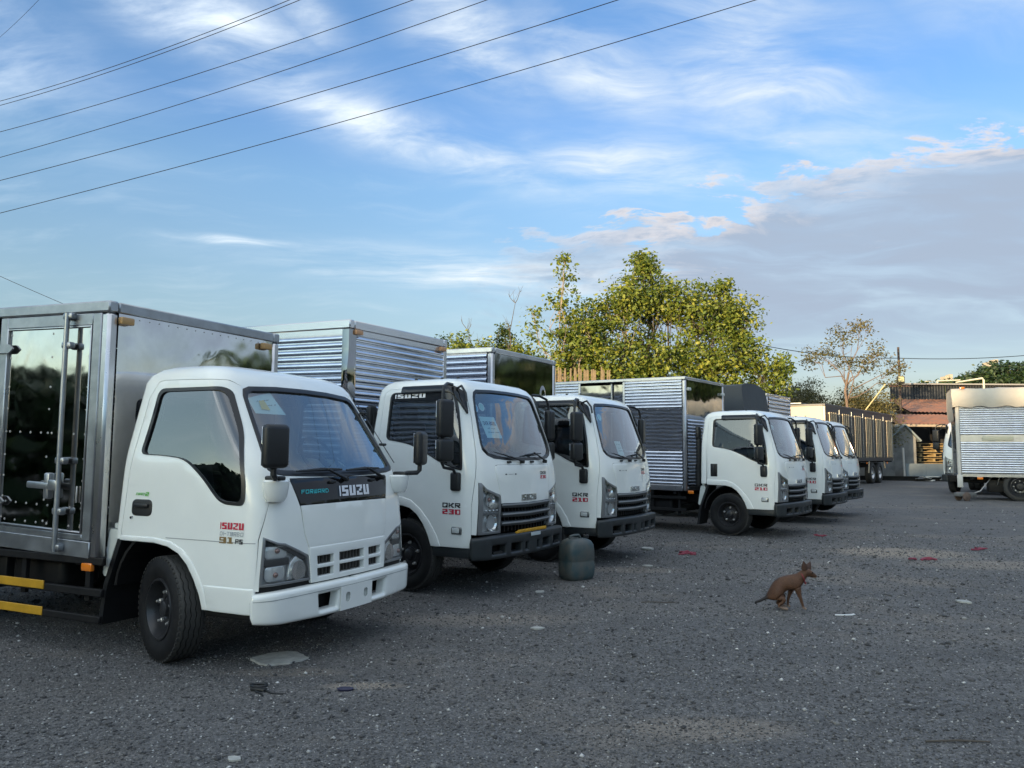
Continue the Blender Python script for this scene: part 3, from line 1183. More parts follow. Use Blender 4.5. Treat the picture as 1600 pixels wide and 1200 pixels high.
    # --- headlamps
    for sgn in (1, -1):
        fl = (lambda m_: m_) if sgn == 1 else mirror_y
        lamp_o = sp([(.845, .612), (.85, 1.108)]) + fp(rounded([(-.78, 1.105), (-.515, .975), (-.513, .612)], [.02, .03, .01]))
        hl = keepmesh('headlamp', fl(panel(S, lamp_o, off=-.035, depth=.06, g=.06)), mat('lamp_housing', (.50, .505, .51), .35, .35), cab)
        band = sp([(.845, .795), (.845, .815)]) + fp([(-.515, .815), (-.515, .795)])
        keepmesh('lamp_divider', fl(panel(S, band, off=-.006, depth=.03, edge=.004, g=.06)), mat('lamp_divider', (.12, .125, .13), .3), hl)
        rim_ = sp([(.843, .608), (.848, 1.112)]) + fp([(-.78, 1.109), (-.511, .978), (-.509, .608)])
        rin = [(p[0] + .0, p[1]) for p in sp([(.868, .628), (.868, 1.078)]) + fp([(-.762, 1.078), (-.535, .962), (-.533, .628)])]
        keepmesh('lamp_bezel', fl(panel(S, rim_, [rin], off=.003, depth=.03, edge=.004, g=.06)), mat('lamp_bezel', (.26, .265, .27), .3, .6), hl)

        def bowl(y, z, r, rz=None):
            p, n = S(S.front(y, z))
            n = (n + Vector((.6, 0, 0))).normalized()
            q = n.to_track_quat('Z', 'Y').to_matrix()
            m_ = MB().lathe([(.0, -.05), (r * .35, -.048), (r * .75, -.026), (r, .004), (r * 1.07, .004), (r * 1.07, -.02)], 24, 'z')
            if rz:
                m_.xf(lambda v: Vector((v.x, v.y * rz, v.z)))
            return m_.xf(lambda v: q @ v + p + n * -.018)
        keepmesh('reflector', fl(bowl(-.625, .715, .082)), CHROME, hl)
        keepmesh('reflector', fl(bowl(-.655, .945, .070)), CHROME, hl)
        p, n = S(S.front(-.655, .945))
        keepmesh('bulb', fl(MB().sphere(tuple(p - n * .03), .022, 10, 6)), mat('bulb_rose', (.35, .22, .20), .12, .6), hl)
        p, n = S(S.front(-.60, .885))
        keepmesh('turn_lens', fl(MB().rbox(tuple(p - n * .024), (.03, .13, .055), .01, 2)), mat('pale_turn_lens', (.62, .60, .55), .1, .5), hl)
        for i in range(4):
            p, n = S(S.front(-.56 - i * .055, .835))
            keepmesh('running_light', fl(MB().sphere(tuple(p - n * .012), (.012, .012, .012), 8, 5)), CHROME, hl)
        keepmesh('lamp_glass', fl(panel(S, lamp_o, off=.002, depth=.004, g=.06)), GLASS_L, hl)
    # --- bumper
    slots = []
    for a, b in ((-.70, -.50), (-.40, -.22)):
        slots.append(fp(rounded([(a - .022, .395), (b + .022, .395), (b + .022, .52), (a - .022, .52)], .03)))
    slots.append(fp(rounded([(-.165, .395), (-.07, .395), (-.07, .51), (-.165, .51)], .02)))
    bp = sp([(.80, .385), (.80, .555)]) + fp([(-.74, .566), (-.5, .572), (0, .572), (0, .385)])
    bz = merged('bumper', both(panel(S, bp, slots, off=.075, depth=.09, edge=.022, g=.05, gb=.03, skip=lambda p: p[0] > 2.995)), GREYP, cab)
    merged('bumper_recess', both(panel(S, sp([(.82, .395), (.82, .55)]) + fp([(0, .56), (0, .395)]), off=-.04, depth=.02, g=.08, skip=lambda p: p[0] > 2.995)), CHASSIS, bz)
    merged('fog_recess', both(panel(S, fp(rounded([(-.68, .41), (-.54, .41), (-.54, .44), (-.68, .44)], .008)), off=.066, depth=.03, g=.05)), BLACKP, bz)
    # sill under the doors
    for sg in (-1, 1):
        MB().rbox((.57, sg * .84, .425), (.46, .06, .10), .015).build('sill', GREYP, cab)
    under = MB().box((.15, 0, .895), (1.28, 1.60, .02)).box((.60, 0, .62), (.30, 1.5, .42))
    under.build('cab_underside', CHASSIS, cab)
    # --- wipers, washer jets
    wiper(cab, S, (-.10, 1.315), (-.52, 1.40))
    j = MB()
    for y in (-.33, .13):
        p = S.at(S.front(-abs(y), 1.315), .012)
        j.rbox((p.x, y, p.z), (.03, .06, .022), .008, 2)
    j.build('washer_jet', BLACKP, cab)
    w2 = MB()
    p0 = S.at(S.front(-.42, 1.315), .02)
    p0 = Vector((p0.x, -p0.y, p0.z))
    a1 = S.at(S.front(-.17, 1.395), .03)
    a1 = Vector((a1.x, -a1.y, a1.z))
    t1 = S.at(S.front(-.02, 1.385), .02)
    w2.lathe([(.02, -.01), (.02, .03), (0, .035)], 10, 'x', tuple(p0))
    w2.tube([p0 + Vector((.015, 0, .01)), a1 + Vector((.01, 0, .012))], [.012, .007], 6)
    e1 = S.at(S.front(-.38, 1.40), .02)
    w2.tube([Vector((e1.x, -e1.y, e1.z)), a1, t1], [.005, .01, .005], 6)
    w2.build('wiper', BLACKP, cab)
    # --- mirrors on a bowed arm
    for sg in (-1, 1):
        mr = MB().rbox((.635, sg * .905, 1.125), (.115, .055, .185), .03, 3)
        arm = [(.635, sg * .91, 1.20), (.635, sg * .95, 1.245), (.60, sg * 1.06, 1.265), (.60, sg * 1.09, 1.31), (.60, sg * 1.09, 1.98), (.59, sg * 1.06, 2.06), (.55, sg * .95, 2.10), (.52, sg * .82, 2.10)]
        mr = mr.tube(arm, .016, 8).build('mirror', BLACKP, cab)
        Rz = Matrix.Rotation(radians(10 * sg), 3, 'Z')
        for zc, hh in ((1.745, .37), (1.435, .225)):
            h = MB().rbox((.625, sg * 1.08, zc), (.085, .195, hh), .035, 4, Rz)
            ho = h.build('mirror_head', BLACKP, mr)
            c_ = Rz @ Vector((-.0435, 0, 0)) + Vector((.625, sg * 1.08, zc))
            MB().rbox(tuple(c_), (.004, .165, hh - .035), .0015, 1, Rz).build('mirror_glass', CHROME, mr)
    # front-looking mirror arm of the near side over the screen corner
    MB().tube([(.56, -.80, 2.06), (.66, -.86, 2.08), (.74, -.90, 2.00), (.76, -.91, 1.92)], .012, 6).build('mirror_stay', BLACKP, cab)
    # air intake and lining behind the cab
    ai = MB().tube([(-.62, -.72, .85), (-.62, -.72, 1.15), (-.60, -.74, 1.25), (-.60, -.74, 1.85)], [.06, .06, .05, .05], 10).rbox((-.60, -.76, 1.80), (.07, .12, .22), .02, 2)
    ai.build('air_intake', BLACKP, cab)
    hr = MB()
    for x in (-.1, .25, .45):
        hr.rbox((x, -.62, 2.195 - (.0 if x < .4 else .004)), (.03, .03, .016), .006, 1)
    hr.build('roof_stud', BLACKP, cab)
    interior(cab, .66, .96, -.47)
    # badges
    bp_ = lambda y0, z0, of=.006: (lambda x, y: _fr(S, y0 + x, z0 + y, of))
    raised(letters('ISUZU', bp_(-.155, .915, .010), .31, .062, slant=.1).build('badge', DSILV, cab, ang=None))
    letters('I-I', bp_(-.42, 1.185, .007), .20, .012).build('side_badge', DBLK, cab, ang=None)
    return cab


def _fr(S, y, z, of):
    if y <= 0:
        return S.at(S.front(y, z), of)
    p = S.at(S.front(-y, z), of)
    return Vector((p.x, -p.y, p.z))


def number_lettering(root, num):
    S = SQ
    for sgn in (1, -1):
        def pos(x0, z0):
            if sgn == 1:
                return lambda x, y: S.at(S.side(x0 + x, z0 + y), .005)

            def f(x, y):
                p = S.at(S.side(x0 + .23 - x, z0 + y), .005)
                return Vector((p.x, -p.y, p.z))
            return f
        letters('QKR', pos(.475, .868), .215, .046).build('lettering', DBLK, root, ang=None)
        letters(num, pos(.475, .802), .215, .050).build('lettering', RED, root, ang=None)
    letters('QKR', lambda x, y: _fr(S, .30 + x, 1.178 + y, .006), .15, .034).build('lettering', DBLK, root, ang=None)
    letters(num, lambda x, y: _fr(S, .30 + x, 1.132 + y, .006), .15, .036).build('lettering', RED, root, ang=None)
# ------------------------------------------------------------------ older rounded cab of the nearest truck
SO = CabSurf(ft=[(.2, .975), (.55, .985), (.8, .975), (1.05, .95), (1.24, .905), (1.87, .49), (2.1, .36)],
             wt=[(.2, .86), (.55, .875), (.8, .865), (1.3, .845), (1.9, .765), (2.1, .75)],
             rt=[(.2, -.48), (.8, -.48), (1.4, -.45), (1.9, -.37), (2.1, -.34)],
             rc=.17, rr=.06, bow=.10, z0=1.90, H=.135, R=.17)


def cab_old(root):
    S = SO
    sp, fp = S.sidep, S.frontp
    arch = [(.425, .36), (.40, .45), (.345, .55), (.275, .64), (.19, .71), (.08, .755), (-.06, .775)]
    door = [(-.395, .775), (-.36, 1.25), (-.27, 1.80), (-.20, 1.905), (-.15, 1.918), (.40, 1.908), (.47, 1.87), (.60, 1.72), (.76, 1.46), (.845, 1.28), (.85, .83), (.845, .36)]
    win = rounded([(-.175, 1.855), (-.265, 1.385), (.0, 1.375), (.17, 1.355), (.33, 1.25), (.53, 1.062), (.74, 1.055), (.735, 1.20), (.63, 1.52), (.43, 1.855)], [.06, .05, .1, .1, .1, .08, .05, .1, .1, .07])
    wb = [(0, 1.235), (-.35, 1.238), (-.60, 1.248), (-.70, 1.262), (-.728, 1.29)]
    wt = [(-.66, 1.72), (-.645, 1.80), (-.62, 1.85), (-.56, 1.872), (-.3, 1.888), (0, 1.892)]
    body = [S.rear(0, .78), S.rear(-.5, .78)] + sp([(-.42, .78), (-.400, .78), (-.365, 1.25), (-.275, 1.80), (-.203, 1.910), (-.15, 1.923), (.402, 1.913), (.475, 1.873), (.604, 1.722), (.764, 1.462), (.850, 1.282), (.855, .83), (.852, .505)])
    body += sp([(.872, .503), (.872, .85)]) + fp([(-.80, .845), (-.66, .80), (-.54, .745), (-.452, .70), (-.452, .748), (-.49, .85), (-.515, 1.03), (-.575, 1.215), (-.57, 1.228), (0, 1.228)])
    body += fp(wb) + fp(wt) + [(3.0, S.vtop), (0.0, S.vtop), S.rear(0, 1.82)]
    body += [S.rear(y, z) for y, z in rounded([(0, 1.82), (-.55, 1.82), (-.58, 1.42), (0, 1.42)], [0, .07, .07, 0])][1:]
    full = both(panel(S, body, depth=.03, g=.055, gb=.035, skip=skip_seam(S)))
    rc_ = roof_cap(S)
    full.add(rc_.v, rc_.f)
    merged('cab_shell', full, WHITE, root)
    rw = [S.rear(0, 1.825)] + [S.rear(y, z) for y, z in rounded([(0, 1.825), (-.555, 1.825), (-.585, 1.415), (0, 1.415)], [0, .07, .07, 0])][1:]
    merged('rear_window', both(panel(S, rw, off=-.01, depth=.004, g=.1, skip=skip_seam(S))), GLASS_S, root)
    for sgn in (1, -1):
        fl = (lambda m_: m_) if sgn == 1 else mirror_y
        sg = -sgn
        d = keepmesh('door', fl(panel(S, sp(door + arch), [sp(win)], off=.001, depth=.03, edge=.0012, g=.055, gb=.03)), WHITE, root)
        # pressed line along the lower door and lip over the arch
        lip = sp([(-.393, .800), (-.06, .80), (.10, .782), (.22, .735), (.31, .66), (.385, .565), (.44, .46), (.465, .36), (.428, .36), (.40, .455), (.348, .553), (.277, .645), (.19, .715), (.08, .758), (-.06, .778), (-.393, .778)])
        keepmesh('arch_lip', fl(panel(S, lip, off=.009, depth=.012, edge=.008, g=.04, gb=.03)), WHITE, d)
        low = sp([(.44, .512), (.842, .512), (.842, .362), (.47, .362)])
        keepmesh('door_step_panel', fl(panel(S, low, off=.008, depth=.012, edge=.010, g=.05, gb=.03)), WHITE, d)
        cen = Vector((.22, 1.45))
        wi = [tuple(cen + (Vector(p) - cen) * .955) for p in win]
        wo = [tuple(cen + (Vector(p) - cen) * 1.015) for p in win]
        keepmesh('window_seal', fl(panel(S, sp(wo), [sp(wi)], off=.006, depth=.02, g=.1, gb=.03)), SEAL, d)
        keepmesh('window_pane', fl(panel(S, sp(win), off=-.008, depth=.004, g=.12, gb=.05)), GLASS_S, d)
        wy = S.at(S.side(-.20, 1.01), 0).y
        h = panel(S, sp(rounded([(-.30, .955), (-.11, .955), (-.11, 1.06), (-.30, 1.06)], .035)), off=.006, depth=.012, edge=.006, g=.04, gb=.02)
        h.rbox((-.205, wy - .014, 1.022), (.14, .016, .03), .008, 2)
        keepmesh('handle', fl(h), BLACKP, d)
        ky = S.at(S.side(-.30, .935), 0).y
        keepmesh('key_lock', fl(MB().lathe([(.0, -.012), (.010, -.012), (.014, -.002), (.014, .006)], 12, 'y', (-.30, ky, .935))), CHROME, d)
        # belt line groove
        ln = sp([(.05, .808), (.84, .808), (.84, .813), (.05, .813)])
        keepmesh('belt_line', fl(panel(S, ln, off=.0022, depth=.003, g=.05)), mat('shut_line', (.25, .26, .26), .6), d)
        pos = (lambda x0, z0, wd: (lambda x, y: S.at(S.side(x0 + x, z0 + y), .0045))) if sgn == 1 else \
              (lambda x0, z0, wd: (lambda x, y: (lambda p: Vector((p.x, -p.y, p.z)))(S.at(S.side(x0 + wd - x, z0 + y), .0045))))
        letters('ISUZU', pos(.55, .895, .205), .205, .044).build('lettering', RED, d, ang=None)
        letters('DI-TURBO', pos(.55, .852, .205), .205, .028, slant=.1).build('lettering', DGREY, d, ang=None)
        letters('91', pos(.55, .803, .12), .12, .041).build('lettering', DGOLD, d, ang=None)
        letters('PS', pos(.69, .803, .065), .065, .032).build('lettering', DBLK, d, ang=None)
        letters('EURO', pos(-.275, 1.094, .085), .085, .018, slant=.3).build('lettering', DGREEN, d, ang=None)
        letters('2', pos(-.182, 1.090, .035), .035, .028, slant=.2).build('lettering', DGREEN, d, ang=None)
    merged('windscreen', both(panel(S, fp(wb + wt), off=-.012, depth=.003, g=.08, skip=skip_seam(S))), GLASS_F, root)
    ib = [(0, 1.270), (-.35, 1.272), (-.60, 1.280), (-.675, 1.292), (-.695, 1.315)]
    it = [(-.632, 1.71), (-.617, 1.785), (-.595, 1.82), (-.55, 1.842), (-.3, 1.858), (0, 1.862)]
    merged('windscreen_seal', both(panel(S, fp([(0, 1.231)] + wb[1:] + wt + it[::-1] + ib[::-1]), off=.004, depth=.02, edge=.004, g=.06, gb=.03, skip=skip_seam(S))), SEAL, root)
    # black garnish panel and white hood below
    sk = lambda p: p[0] > 2.995
    gar = fp([(0, 1.048), (-.507, 1.043), (-.572, 1.210), (-.565, 1.222), (0, 1.223)])
    merged('garnish', both(panel(S, gar, off=.003, depth=.02, edge=.004, g=.06, gb=.03, skip=sk)), GLOSSBLK, root)
    hood = fp([(0, .752), (-.448, .752), (-.485, .85), (-.506, 1.03), (-.505, 1.037), (0, 1.041)])
    merged('hood_panel', both(panel(S, hood, off=.004, depth=.02, edge=.003, g=.05, gb=.03, skip=sk)), WHITE, root)
    holes = []
    for a, b in ((-.38, -.205),):
        for z0, z1 in ((.540, .608), (.622, .692)):
            holes.append(fp(rounded([(a, z0), (b, z0), (b, z1), (a - .005, z1)], .012)))
    grl = fp([(0, .535), (0, .515), (-.43, .515), (-.448, .70), (-.448, .746), (0, .746), (0, .690), (-.14, .690), (-.14, .632), (0, .632), (0, .612), (-.14, .612), (-.14, .548), (0, .548)])
    grl = fp([(-.0, .515), (-.43, .515), (-.447, .70), (-.447, .746), (-.0, .746), (-.0, .694), (-.152, .694), (-.152, .622), (-.0, .622), (-.0, .610), (-.152, .610), (-.152, .540), (-.0, .540)])
    gp = merged('grille', both(panel(S, grl, holes, off=.010, depth=.045, edge=.006, g=.045, gb=.03, skip=sk)), WHITE, root)
    merged('grille_back', both(panel(S, fp([(0, .50), (-.44, .50), (-.44, .74), (0, .74)]), off=-.06, depth=.01, g=.1, skip=sk)), CHASSIS, gp)
    rb = MB()
    for y in np.linspace(-.40, .40, 22):
        p = S.at(S.front(-abs(y), .6), -.035)
        rb.box((p.x, y, .615), (.02, .006, .15))
    rb.build('grille_rib', mat('dull_rib', (.10, .09, .08), .6), gp)
    merged('lower_gap', both(panel(S, sp([(.86, .495), (.86, .525)]) + fp([(-.45, .53), (0, .53), (0, .495)]), off=-.015, depth=.02, g=.08, skip=sk)), CHASSIS, root)
    # headlamps
    for sgn in (1, -1):
        fl = (lambda m_: m_) if sgn == 1 else mirror_y
        lo = sp([(.874, .535), (.874, .848)]) + fp([(-.80, .842), (-.66, .796), (-.54, .741), (-.457, .695), (-.436, .535)])
        hl = keepmesh('headlamp', fl(panel(S, lo, off=-.045, depth=.05, g=.05)), mat('lamp_housing', (.50, .505, .51), .35, .35), root)
        p0 = fp([(-.80, .842)])[0]
        li = [(x, z) for x, z in sp([(.884, .545), (.884, .836)]) + fp([(-.795, .831), (-.66, .786), (-.54, .731), (-.467, .689), (-.447, .545)])]
        keepmesh('lamp_bezel', fl(panel(S, lo, [li], off=.002, depth=.04, edge=.004, g=.05)), mat('lamp_bezel', (.26, .265, .27), .3, .6), hl)
        top = sp([(.885, .79), (.885, .83)]) + fp([(-.79, .82), (-.66, .776), (-.54, .722), (-.474, .684), (-.48, .668), (-.60, .728), (-.72, .785)])
        keepmesh('lamp_mask', fl(panel(S, top, off=-.012, depth=.02, g=.05)), mat('lamp_mask', (.03, .031, .033), .3), hl)
        bar = sp([(.885, .66), (.885, .70)]) + fp([(-.62, .70), (-.62, .66)])
        keepmesh('lamp_divider', fl(panel(S, bar, off=-.014, depth=.02, edge=.004, g=.05)), mat('lamp_mask', (.03, .031, .033), .3), hl)

        def dish(y0, y1, z0, z1, nm):
            P2 = fp(rounded([(y0, z0), (y1, z0), (y1, z1), (y0, z1)], .02))
            keepmesh(nm, fl(panel(S, P2, off=-.020, depth=.02, edge=.010, g=.03, gb=.02)), mat('lamp_reflector', (.80, .80, .79), .24, .55, bump=.35, bscale=24, bdist=.01) if 'lamp_reflector' not in MATS else MATS['lamp_reflector'], hl)
        dish(-.80, -.635, .71, .785, 'reflector')
        dish(-.80, -.66, .565, .65, 'reflector')
        P2 = fp([(-.62, .56), (-.475, .56), (-.49, .66), (-.555, .70), (-.60, .66)])
        keepmesh('reflector', fl(panel(S, P2, off=-.016, depth=.02, edge=.008, g=.03, gb=.02)), MATS['lamp_reflector'], hl)
        p, n = S(S.front(-.545, .61))
        q = (n + Vector((.5, 0, 0))).normalized().to_track_quat('Z', 'Y').to_matrix()
        keepmesh('reflector', fl(MB().lathe([(0, -.03), (.03, -.028), (.055, -.008), (.066, .012)], 20, 'z').xf(lambda v: q @ v + p - n * .012)), CHROME, hl)
        for yy, zz in ((-.715, .755), (-.73, .60)):
            p, n = S(S.front(yy, zz))
            keepmesh('bulb', fl(MB().sphere(tuple(p - n * .016), .018, 10, 6)), mat('bulb_rose', (.35, .22, .20), .12, .6), hl)
        keepmesh('lamp_glass', fl(panel(S, lo, off=.001, depth=.004, g=.05)), GLASS_L, hl)
    # bumper with number-plate bracket
    s1 = fp(rounded([(-.405, .295), (-.185, .295), (-.165, .455), (-.425, .455)], .035))
    hole = [fp(rounded([(-.105 - .05, .315), (-.105 + .05, .315), (-.105 + .05, .43), (-.105 - .05, .43)], .03))]
    bp = sp([(.852, .325), (.852, .462)]) + fp([(-.78, .470), (-.40, .474), (0, .474), (0, .300), (-.35, .300), (-.70, .310)])
    bz = merged('bumper', both(panel(S, bp, [s1] + hole, off=.055, depth=.08, edge=.026, g=.045, gb=.025, skip=sk)), WHITE, root)
    merged('bumper_recess', both(panel(S, sp([(.87, .33), (.87, .46)]) + fp([(0, .47), (0, .31)]), off=-.07, depth=.02, g=.08, skip=sk)), CHASSIS, bz)
    tl = sp([(.852, .446), (.852, .450)]) + fp([(-.40, .457), (0, .457), (0, .453), (-.40, .453)])
    merged('bumper_line', both(panel(S, tl, off=.0575, depth=.003, g=.06, skip=sk)), mat('shut_line', (.25, .26, .26), .6), bz)
    plt = fp([(0, .285), (-.185, .285), (-.185, .452), (0, .452)])
    ph = [fp(rounded([(-.105 - .025, .338), (-.105 + .025, .338), (-.105 + .025, .407), (-.105 - .025, .407)], .024))]
    merged('plate_bracket', both(panel(S, plt, ph, off=.063, depth=.006, g=.05, gb=.02, skip=sk)), WHITE, bz)
    # mirrors on white cups at the screen corners
    for sg in (-1, 1):
        cup = MB().lathe([(.0, -.085), (.065, -.08), (.088, -.05), (.10, .02), (.102, .06), (.09, .072), (0, .074)], 20, 'z', (0, 0, 0))
        cup.xf(lambda v: Vector((v.x * .75 + .90, v.y * .95 + sg * .735, v.z * .95 + 1.155)))
        cu = cup.build('mirror_cup', WHITE, root)
        arm = [(.91, sg * .76, 1.225), (.95, sg * .80, 1.238), (1.0, sg * .86, 1.24), (1.01, sg * .885, 1.26), (1.01, sg * .885, 1.36)]
        m_ = MB().tube(arm, .020, 8).rbox((.91, sg * .755, 1.235), (.13, .07, .03), .012, 2)
        mo = m_.build('mirror', BLACKP, root)
        Rz = Matrix.Rotation(radians(14 * sg), 3, 'Z')
        hd = MB().rbox((1.02, sg * .885, 1.445), (.075, .185, .285), .04, 4, Rz)
        hd.build('mirror_head', BLACKP, mo)
        c_ = Rz @ Vector((-.039, 0, 0)) + Vector((1.02, sg * .885, 1.445))
        MB().rbox(tuple(c_), (.004, .155, .25), .0015, 1, Rz).build('mirror_glass', CHROME, mo)
    # wipers lying on the garnish
    for y0, y1 in ((-.03, -.52), (.47, .0)):
        b0 = _fr(S, y0, 1.205, .02)
        b1 = _fr(S, y0 - .20, 1.262, .035)
        e0, e1 = _fr(S, y0 - .02, 1.268, .03), _fr(S, y1, 1.262, .03)
        w = MB().lathe([(.02, -.01), (.02, .02), (0, .026)], 10, 'x', tuple(b0))
        w.tube([b0 + Vector((.012, 0, 0)), b1 + Vector((.015, 0, .008))], [.014, .009], 8)
        w.tube([e0, (e0 + e1) / 2 + Vector((.01, 0, .006)), e1], [.008, .014, .006], 6)
        w.build('wiper', BLACKP, root)
        jt = _fr(S, y0 - .14, 1.19, .012)
        MB().rbox(tuple(jt), (.02, .07, .02), .006, 2).build('washer_jet', BLACKP, root)
    # radio aerial along the far screen pillar
    a0, a1 = _fr(S, .755, 1.30, .04), _fr(S, .63, 1.98, .05)
    ae = MB().tube([a0, a1], [.004, .003], 6)
    for t in (.22, .60):
        p = a0.lerp(a1, t)
        ae.rbox(tuple(p), (.05, .05, .022), .008, 2)
    ae.build('aerial', BLACKP, root)
    raised(letters('ISUZU', lambda x, y: _fr(S, -.115 + x, 1.085 + y, .008), .37, .075, slant=.12).build('badge', DSILV, root, ang=None))
    letters('FORWARD', lambda x, y: _fr(S, -.495 + x, 1.118 + y, .006), .27, .028, slant=.15).build('lettering', DCYAN, root, ang=None)
    for sg in (-1, 1):
        MB().rbox((.62, sg * .80, .335), (.42, .08, .05), .015).build('sill', CHASSIS, root)
    MB().box((.15, 0, .79), (1.25, 1.56, .02)).box((.62, 0, .55), (.28, 1.46, .36)).build('cab_underside', CHASSIS, root)
    interior(root, .70, .84, -.42)
    MB().rbox((.30, .02, 1.80), (.05, .22, .07), .02).tube([(.34, .02, 1.86), (.30, .02, 1.80)], .01, 6).build('rear_view_mirror', BLACKP, root)
    note(root, S, ((-.585, 1.69), (-.30, 1.69), (-.355, 1.875 - .02), (-.60, 1.80)), ((.68, .25, .8), (.42, .35, .85)))
    y = MB()
    y.add([S.at(S.front(a, b), -.013) for a, b in ((-.52, 1.72), (-.44, 1.715), (-.46, 1.79), (-.51, 1.78))], [(0, 1, 2, 3)])
    y.build('yellow_slip', mat('yellow_paper', (.62, .50, .10), .7), root)


# ------------------------------------------------------------------ cargo boxes
def corr_sheet(length, height, period, amp, sharp=True):
    """sheet in local x (along) and z (up); pressed ribs swell towards -y"""
    n = max(1, int(round(height / period)))
    per = height / n
    prof = []
    shape = [(0.0, 0.0), (.05, .0), (.12, .45), (.25, .80), (.42, 1.0), (.60, .98), (.76, .78), (.88, .42), (.95, .0)]
    for i in range(n):
        for t, a in shape:
            prof.append(((i + t) * per, -a * amp))
    prof.append((height, 0.0))
    mb = MB()
    k = max(1, int(length / 1.5))
    vs = []
    for z, y in prof:
        for j in range(k + 1):
            vs.append((length * j / k, y, z))
    w = k + 1
    fs = [(i * w + j, i * w + j + 1, (i + 1) * w + j + 1, (i + 1) * w + j) for i in range(len(prof) - 1) for j in range(k)]
    return mb.add(vs, fs)


class Body:
    """coordinates of one cargo box: front face at x0, side plane at y=-hw"""
    def __init__(s, root, x0, x1, hw, z0, z1, rake=0.0, yc=0.0):
        s.root, s.x0, s.x1, s.hw, s.z0, s.z1, s.rake, s.yc = root, x0, x1, hw, z0, z1, rake, yc

    def put(s, mb, name, m, parent=None, ang=38, keep=False):
        mb.xf(lambda v: Vector((v.x, v.y + s.yc, v.z + (s.x0 - v.x) * s.rake)))
        return (keepmesh if keep else MB.build)(*((name, mb, m, parent or s.root, ang) if keep else (mb, name, m, parent or s.root, None, None, ang)))

    def side_sheet(s, xa, xb, za, zb, sg, period=None, amp=.016, m=None, inset=.012, name='corrugated_panel'):
        """xa > xb"""
        L, H = xa - xb, zb - za
        if period:
            mb = corr_sheet(L, H, period, amp)
        else:
            mb = MB()
            nx, nz = max(1, int(L / .25)), max(1, int(H / .25))
            mb.add([(L * i / nx, 0, H * j / nz) for j in range(nz + 1) for i in range(nx + 1)],
                   [(j * (nx + 1) + i, j * (nx + 1) + i + 1, (j + 1) * (nx + 1) + i + 1, (j + 1) * (nx + 1) + i) for j in range(nz) for i in range(nx)])
        y = s.hw - inset
        if sg < 0:
            mb.xf(lambda v: Vector((xb + v.x, -y + v.y, za + v.z)))
        else:
            mb.xf(lambda v: Vector((xa - v.x, y - v.y, za + v.z)))
        return s.put(mb, name, m or CORR, keep=True)

    def end_sheet(s, ya, yb, za, zb, front=True, period=None, amp=.016, m=None, inset=.012, name='front_panel_sheet'):
        L, H = yb - ya, zb - za
        if period:
            mb = corr_sheet(L, H, period, amp)
        else:
            nx, nz = max(1, int(L / .25)), max(1, int(H / .25))
            mb = MB().add([(L * i / nx, 0, H * j / nz) for j in range(nz + 1) for i in range(nx + 1)],
                          [(j * (nx + 1) + i, j * (nx + 1) + i + 1, (j + 1) * (nx + 1) + i + 1, (j + 1) * (nx + 1) + i) for j in range(nz) for i in range(nx)])
        if front:
            mb.xf(lambda v: Vector((s.x0 - inset - v.y, ya + v.x, za + v.z)))
        else:
            mb.xf(lambda v: Vector((s.x1 + inset + v.y, yb - v.x, za + v.z)))
        return s.put(mb, name, m or CORR, keep=True)

    def bar(s, a, b, w, h, m, name, bev=.006):
        """beam between two points (axis aligned)"""
        a, b = Vector(a), Vector(b)
        d = b - a
        c = (a + b) / 2
        if abs(d.x) > 1e-6:
            dim = (abs(d.x), w, h)
        elif abs(d.y) > 1e-6:
            dim = (w, abs(d.y), h)
        else:
            dim = (w, h, abs(d.z))
        mb = MB()
        mb.rbox(tuple(c), dim, bev, 1)
        return s.put(mb, name, m)

    def frame(s, post=.085, rail=.085, mp=None, mr=None, ms=None, sill=.10):
        mp, mr = mp or ALU, mr or ALU
        ms = ms or mr
        for x in (s.x0 - post / 2, s.x1 + post / 2):
            for sg in (-1, 1):
                s.bar((x, sg * (s.hw - post / 2), s.z0), (x, sg * (s.hw - post / 2), s.z1 - rail), post, post, mp, 'corner_post', .02)
        for sg in (-1, 1):
            s.bar((s.x0, sg * (s.hw - .04), s.z1 - rail / 2), (s.x1, sg * (s.hw - .04), s.z1 - rail / 2), .084, rail, mr, 'top_rail', .012)
            s.bar((s.x0 - post - .002, sg * (s.hw - .03), s.z0 + sill / 2), (s.x1 + post + .002, sg * (s.hw - .03), s.z0 + sill / 2), .06, sill, ms, 'bottom_rail', .006)
        for x in (s.x0 - .03, s.x1 + .03):
            s.bar((x, -s.hw + .083, s.z1 - rail / 2 - .001), (x, s.hw - .083, s.z1 - rail / 2 - .001), .06, rail - .004, mr, 'top_rail', .010)
            s.bar((x, -s.hw + post + .002, s.z0 + .04), (x, s.hw - post - .002, s.z0 + .04), .05, .08, ms, 'bottom_rail')
        mb = MB().box(((s.x0 + s.x1) / 2, 0, s.z1 - .015), (s.x0 - s.x1 - .04, 2 * s.hw - .04, .02))
        s.put(mb, 'roof_sheet', ALU)
        mb = MB().box(((s.x0 + s.x1) / 2, 0, s.z0 + .03), (s.x0 - s.x1 - .08, 2 * s.hw - .10, .05))
        s.put(mb, 'floor', CHASSIS)
        fr = MB()
        x = s.x0 - .25
        while x > s.x1:
            fr.box((x, 0, s.z0 - .03), (.05, 2 * s.hw - .08, .06))
            x -= .45
        s.put(fr, 'floor_beam', CHASSIS)

    def marker(s, y, z, m=None, name='marker_lamp'):
        mb = MB().rbox((s.x0 + .02, y, z), (.05, .11, .055), .010, 2)
        return s.put(mb, name, m or AMBERD)

